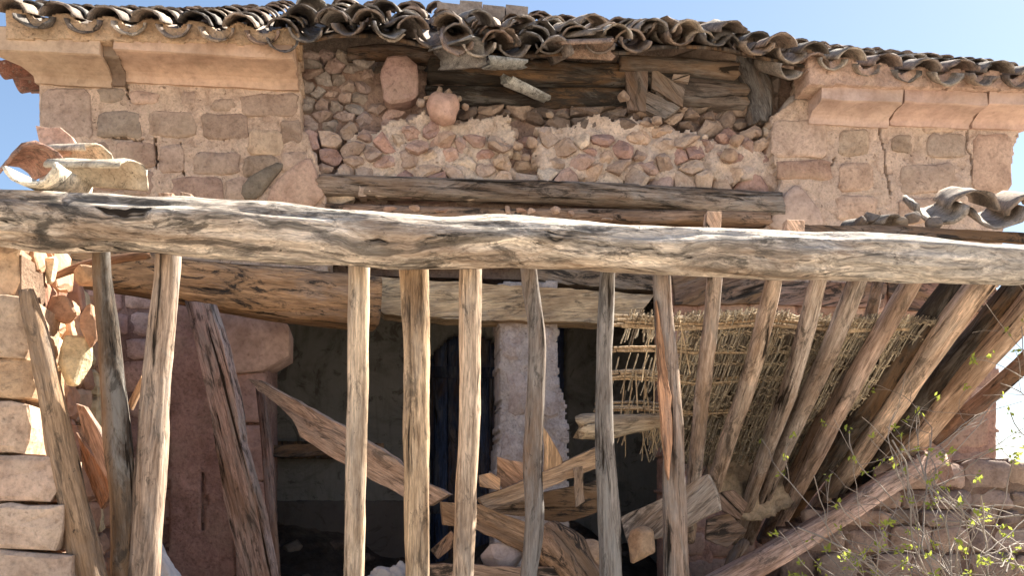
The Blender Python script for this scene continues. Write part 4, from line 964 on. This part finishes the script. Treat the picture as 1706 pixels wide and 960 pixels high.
for i in range(22):
    q = mat_pt(R.uniform(.12, .24), .6); L = R.uniform(.15, .4)
    mb.tube([q+Vector((R.gauss(0, .01)*k, 0, -L*k/3)) for k in range(4)], .006)
mb.build('hanging_strands', CANE, MT, C(206, 176, 128), 'stuff')
# dark matting lying over the strands (earth that covered the roof)
vs = []; fs = []
for i in range(41):
    for j in range(17):
        p = mat_pt(.20+.80*i/40, .02+.92*j/16); vs.append(p+Vector((0, .10, .05))+Vector((0, .03*nz(p*6), .03*nz(p*5+Vector((3, 3, 3))))))
for i in range(40):
    for j in range(16):
        a = i*17+j
        if not torn(.2+.8*i/40, .02+.92*j/16): fs.append((a, a+17, a+18, a+1))
o = link('roof_earth', mesh('roof_earth', vs, fs), EARTH, MT, C(150, 134, 114)); place(o, Matrix.Identity(4)); o['kind'] = 'stuff'

# ------------------------------------------------------------------ loose tiles lying on the log
def ltile(x, y, Y, yaw, pitch_, roll, sc_, col, label, mi=0):
    me = tile_mesh(.125, .10, .46, .018, 40+mi, .014)
    o = link('roof_tile', me, None, None, col); o.matrix_basis = Matrix.Translation(W(x, y, Y)) @ Matrix.Rotation(yaw, 4, 'Z') @ Matrix.Rotation(pitch_, 4, 'X') @ Matrix.Rotation(roll, 4, 'Y') @ Matrix.Scale(sc_, 4)
    tag(o, label, 'roof tile', 'loose roof tiles lying on the front log'); return o
ltile(48, 270, 4.58, .05, .10, math.pi-.1, 1.12, C(240, 222, 190), 'pale upturned tile at the left end of the log, hollow side towards the viewer', 1)
lt = ltile(222, 302, 4.88, 1.32, .13, .15, 1.1, C(206, 190, 164), 'lichen-blackened tile lying lengthwise along the left end of the log', 2)
lt.data.materials.clear(); lt.data.materials.append(LICHB)
ltile(165, 270, 5.15, 1.1, .2, .2, .95, C(215, 190, 160), 'cream-edged tile lying just behind the lichen-blackened tile', 3)
ltile(66, 268, 4.95, .75, .05, .0, 1.0, C(176, 128, 106), 'reddish-brown tile arched over the pale upturned tile', 4)
board('tile_shard', [(58, 210), (100, 212), (118, 228), (128, 242), (112, 258), (72, 258), (64, 236)], 5.3, .03, STONE, C(214, 166, 140), 'pink broken tile shard standing up behind the loose tiles on the left', 'tile shard')
for (x, y, w_, h_, l) in [(1190, 364, 26, 26, 'squared pink timber stub poking up behind the middle right of the log'), (1326, 374, 32, 16, 'low pale stub standing behind the log right of the pink one'), (274, 326, 22, 14, 'small pale timber stub behind the log near the lichened tile'), (308, 328, 18, 14, 'small pale timber stub nearest to the middle of the left half of the log')]:
    Y = logY(x)+.2; board('timber_stub', [(x-w_/2, y-h_/2), (x+w_/2, y-h_/2+1), (x+w_/2, y+40), (x-w_/2, y+40)], Y, .09, WOOD, C(216, 172, 140), l, 'timber stub')
# remains of the porch roof behind the right end of the log
fb_ = board('porch_batten', [(1310, 374), (1500, 376), (1690, 386), (1800, 392), (1800, 410), (1690, 402), (1500, 394), (1310, 386)], (1310, 5.6, 1800, 5.8), .05, WOODD, C(120, 100, 88), 'dark batten lying behind the right end of the log', 'batten')
for (x, y, Y, yaw, pit, roll, s, col, l) in [(1490, 378, 5.7, .5, .2, 0, .8, C(120, 108, 98), 'dark small tile leftmost in the porch roof remains'),
        (1572, 338, 5.75, -.22, .40, math.pi+.1, 1.35, C(164, 148, 132), 'pale hollow tile before the right wall crack, leftmost of the porch tile row'),
        (1622, 352, 5.78, -.22, .40, .1, 1.3, C(150, 130, 114), 'arched brownish tile between two pale hollow tiles on the porch remains'),
        (1670, 346, 5.75, -.22, .40, math.pi, 1.35, C(160, 144, 130), 'pale hollow tile nearest the right edge on the porch remains'),
        (1720, 360, 5.78, -.22, .40, 0, 1.3, C(166, 140, 118), 'arched tile cut by the right edge on the porch remains')]:
    o = ltile(x, y, Y, yaw, pit, roll, s, col, l, int(x) % 9); o['group'] = 'tiles left on the porch roof behind the log'
for i, x in enumerate((1432, 1452, 1500, 1520, 1556)):
    boulder('mortar_lump', W(x, 372-(i % 2)*9, 5.75), (.06, .06, .045), RUB, vary(C(128, 112, 100), .15), None, None, ['leftmost dark mortar lump behind the log below the right wall', 'second mortar lump from the left behind the log', 'mortar lump right of the dark small tile', 'mortar lump at the foot of the pale hollow tile', 'rightmost dark mortar lump under the pale hollow tile'][i], 'mortar lump', 'mortar lumps behind the right end of the log')

# ------------------------------------------------------------------ shrub at the lower right
SB = empty('shrub', W(1620, 1100, 5.4)); tag(SB, 'sparse budding shrub with thin twigs and yellow-green leaves at bottom right', 'shrub')
tw = MB(); lv = MB(); rs = random.Random(5)
def leafat(p):
    for _ in range(rs.randint(3, 9)):
        q = p+Vector((rs.gauss(0, .010), rs.gauss(0, .010), rs.gauss(0, .010))); d = Vector((rs.gauss(0, 1), rs.gauss(0, 1), rs.gauss(.5, 1))).normalized(); e = d.cross(Vector((rs.random(), rs.random(), rs.random()))).normalized()
        s = rs.uniform(.009, .021); b = len(lv.v); lv.v += [q, q+d*s+e*s*.45, q+d*s*2, q+d*s-e*s*.45]; lv.f.append((b, b+1, b+2, b+3))
def grow(p, d, L, r, lev):
    n = max(3, int(L/.07)); P = [p.copy()]
    for k in range(n):
        d = (d+Vector((rs.gauss(0, .16), rs.gauss(0, .12), rs.gauss(0, .13)))).normalized(); p = p+d*(L/n); P.append(p.copy())
        if lev < 3 and rs.random() < (.38, .32, .24)[lev]:
            e = (d+Vector((rs.gauss(0, .7), rs.gauss(0, .5), rs.gauss(0, .5)))).normalized(); grow(p, e, L*rs.uniform(.3, .6), r*.6, lev+1)
        if lev >= 2 and rs.random() < .05: leafat(p)
    tw.tube(P, r, 4)
    if lev >= 1 and rs.random() < .32: leafat(p)
for (x, y, tx, ty, Y) in [(1640, 1060, 1480, 760, 5.4), (1560, 1060, 1400, 800, 5.5), (1560, 1060, 1350, 900, 5.4), (1600, 1060, 1430, 720, 5.5), (1600, 1060, 1520, 700, 5.4), (1560, 1060, 1310, 950, 5.5), (1640, 1060, 1560, 790, 5.3), (1640, 1060, 1700, 800, 5.2), (1640, 1060, 1450, 860, 5.5), (1760, 1000, 1560, 860, 5.2), (1640, 1060, 1400, 930, 5.4), (1640, 1060, 1620, 800, 5.5), (1760, 1000, 1640, 870, 5.1), (1640, 1060, 1540, 900, 5.3), (1760, 1000, 1690, 840, 5.2), (1760, 900, 1540, 930, 5.3), (1780, 960, 1580, 980, 5.3), (1780, 860, 1600, 860, 5.3), (1640, 1060, 1470, 960, 5.3)]:
    a = W(x, y, 5.35); b = W(tx, ty, Y-.1); grow(a, (b-a).normalized(), (b-a).length, .0055, 0)
for (x, y, tx, ty) in [(1790, 640, 1665, 575), (1790, 700, 1655, 680), (1790, 760, 1670, 560), (1790, 600, 1690, 540), (1790, 780, 1650, 740)]:
    a = W(x, y, 5.6); b = W(tx, ty, 5.5); grow(a, (b-a).normalized(), (b-a).length, .0035, 1)
tw.build('twigs', TWIG, SB, C(150, 136, 124), 'stuff'); lv.build('leaves', LEAF, SB, (1, 1, 1, 1), 'stuff')
st = MB(); a = W(1640, 1060, 5.4); st.tube([Vector((a.x, a.y, -.05)), Vector((a.x+.02, a.y, .4)), a], .02, 6); st.tube([Vector((a.x+.05, a.y, -.05)), W(1760, 1000, 5.3)], .015, 6); st.tube([W(1760, 1000, 5.3), W(1790, 700, 5.6)], .012, 6)
st.build('stem', TWIG, SB, C(140, 120, 104))
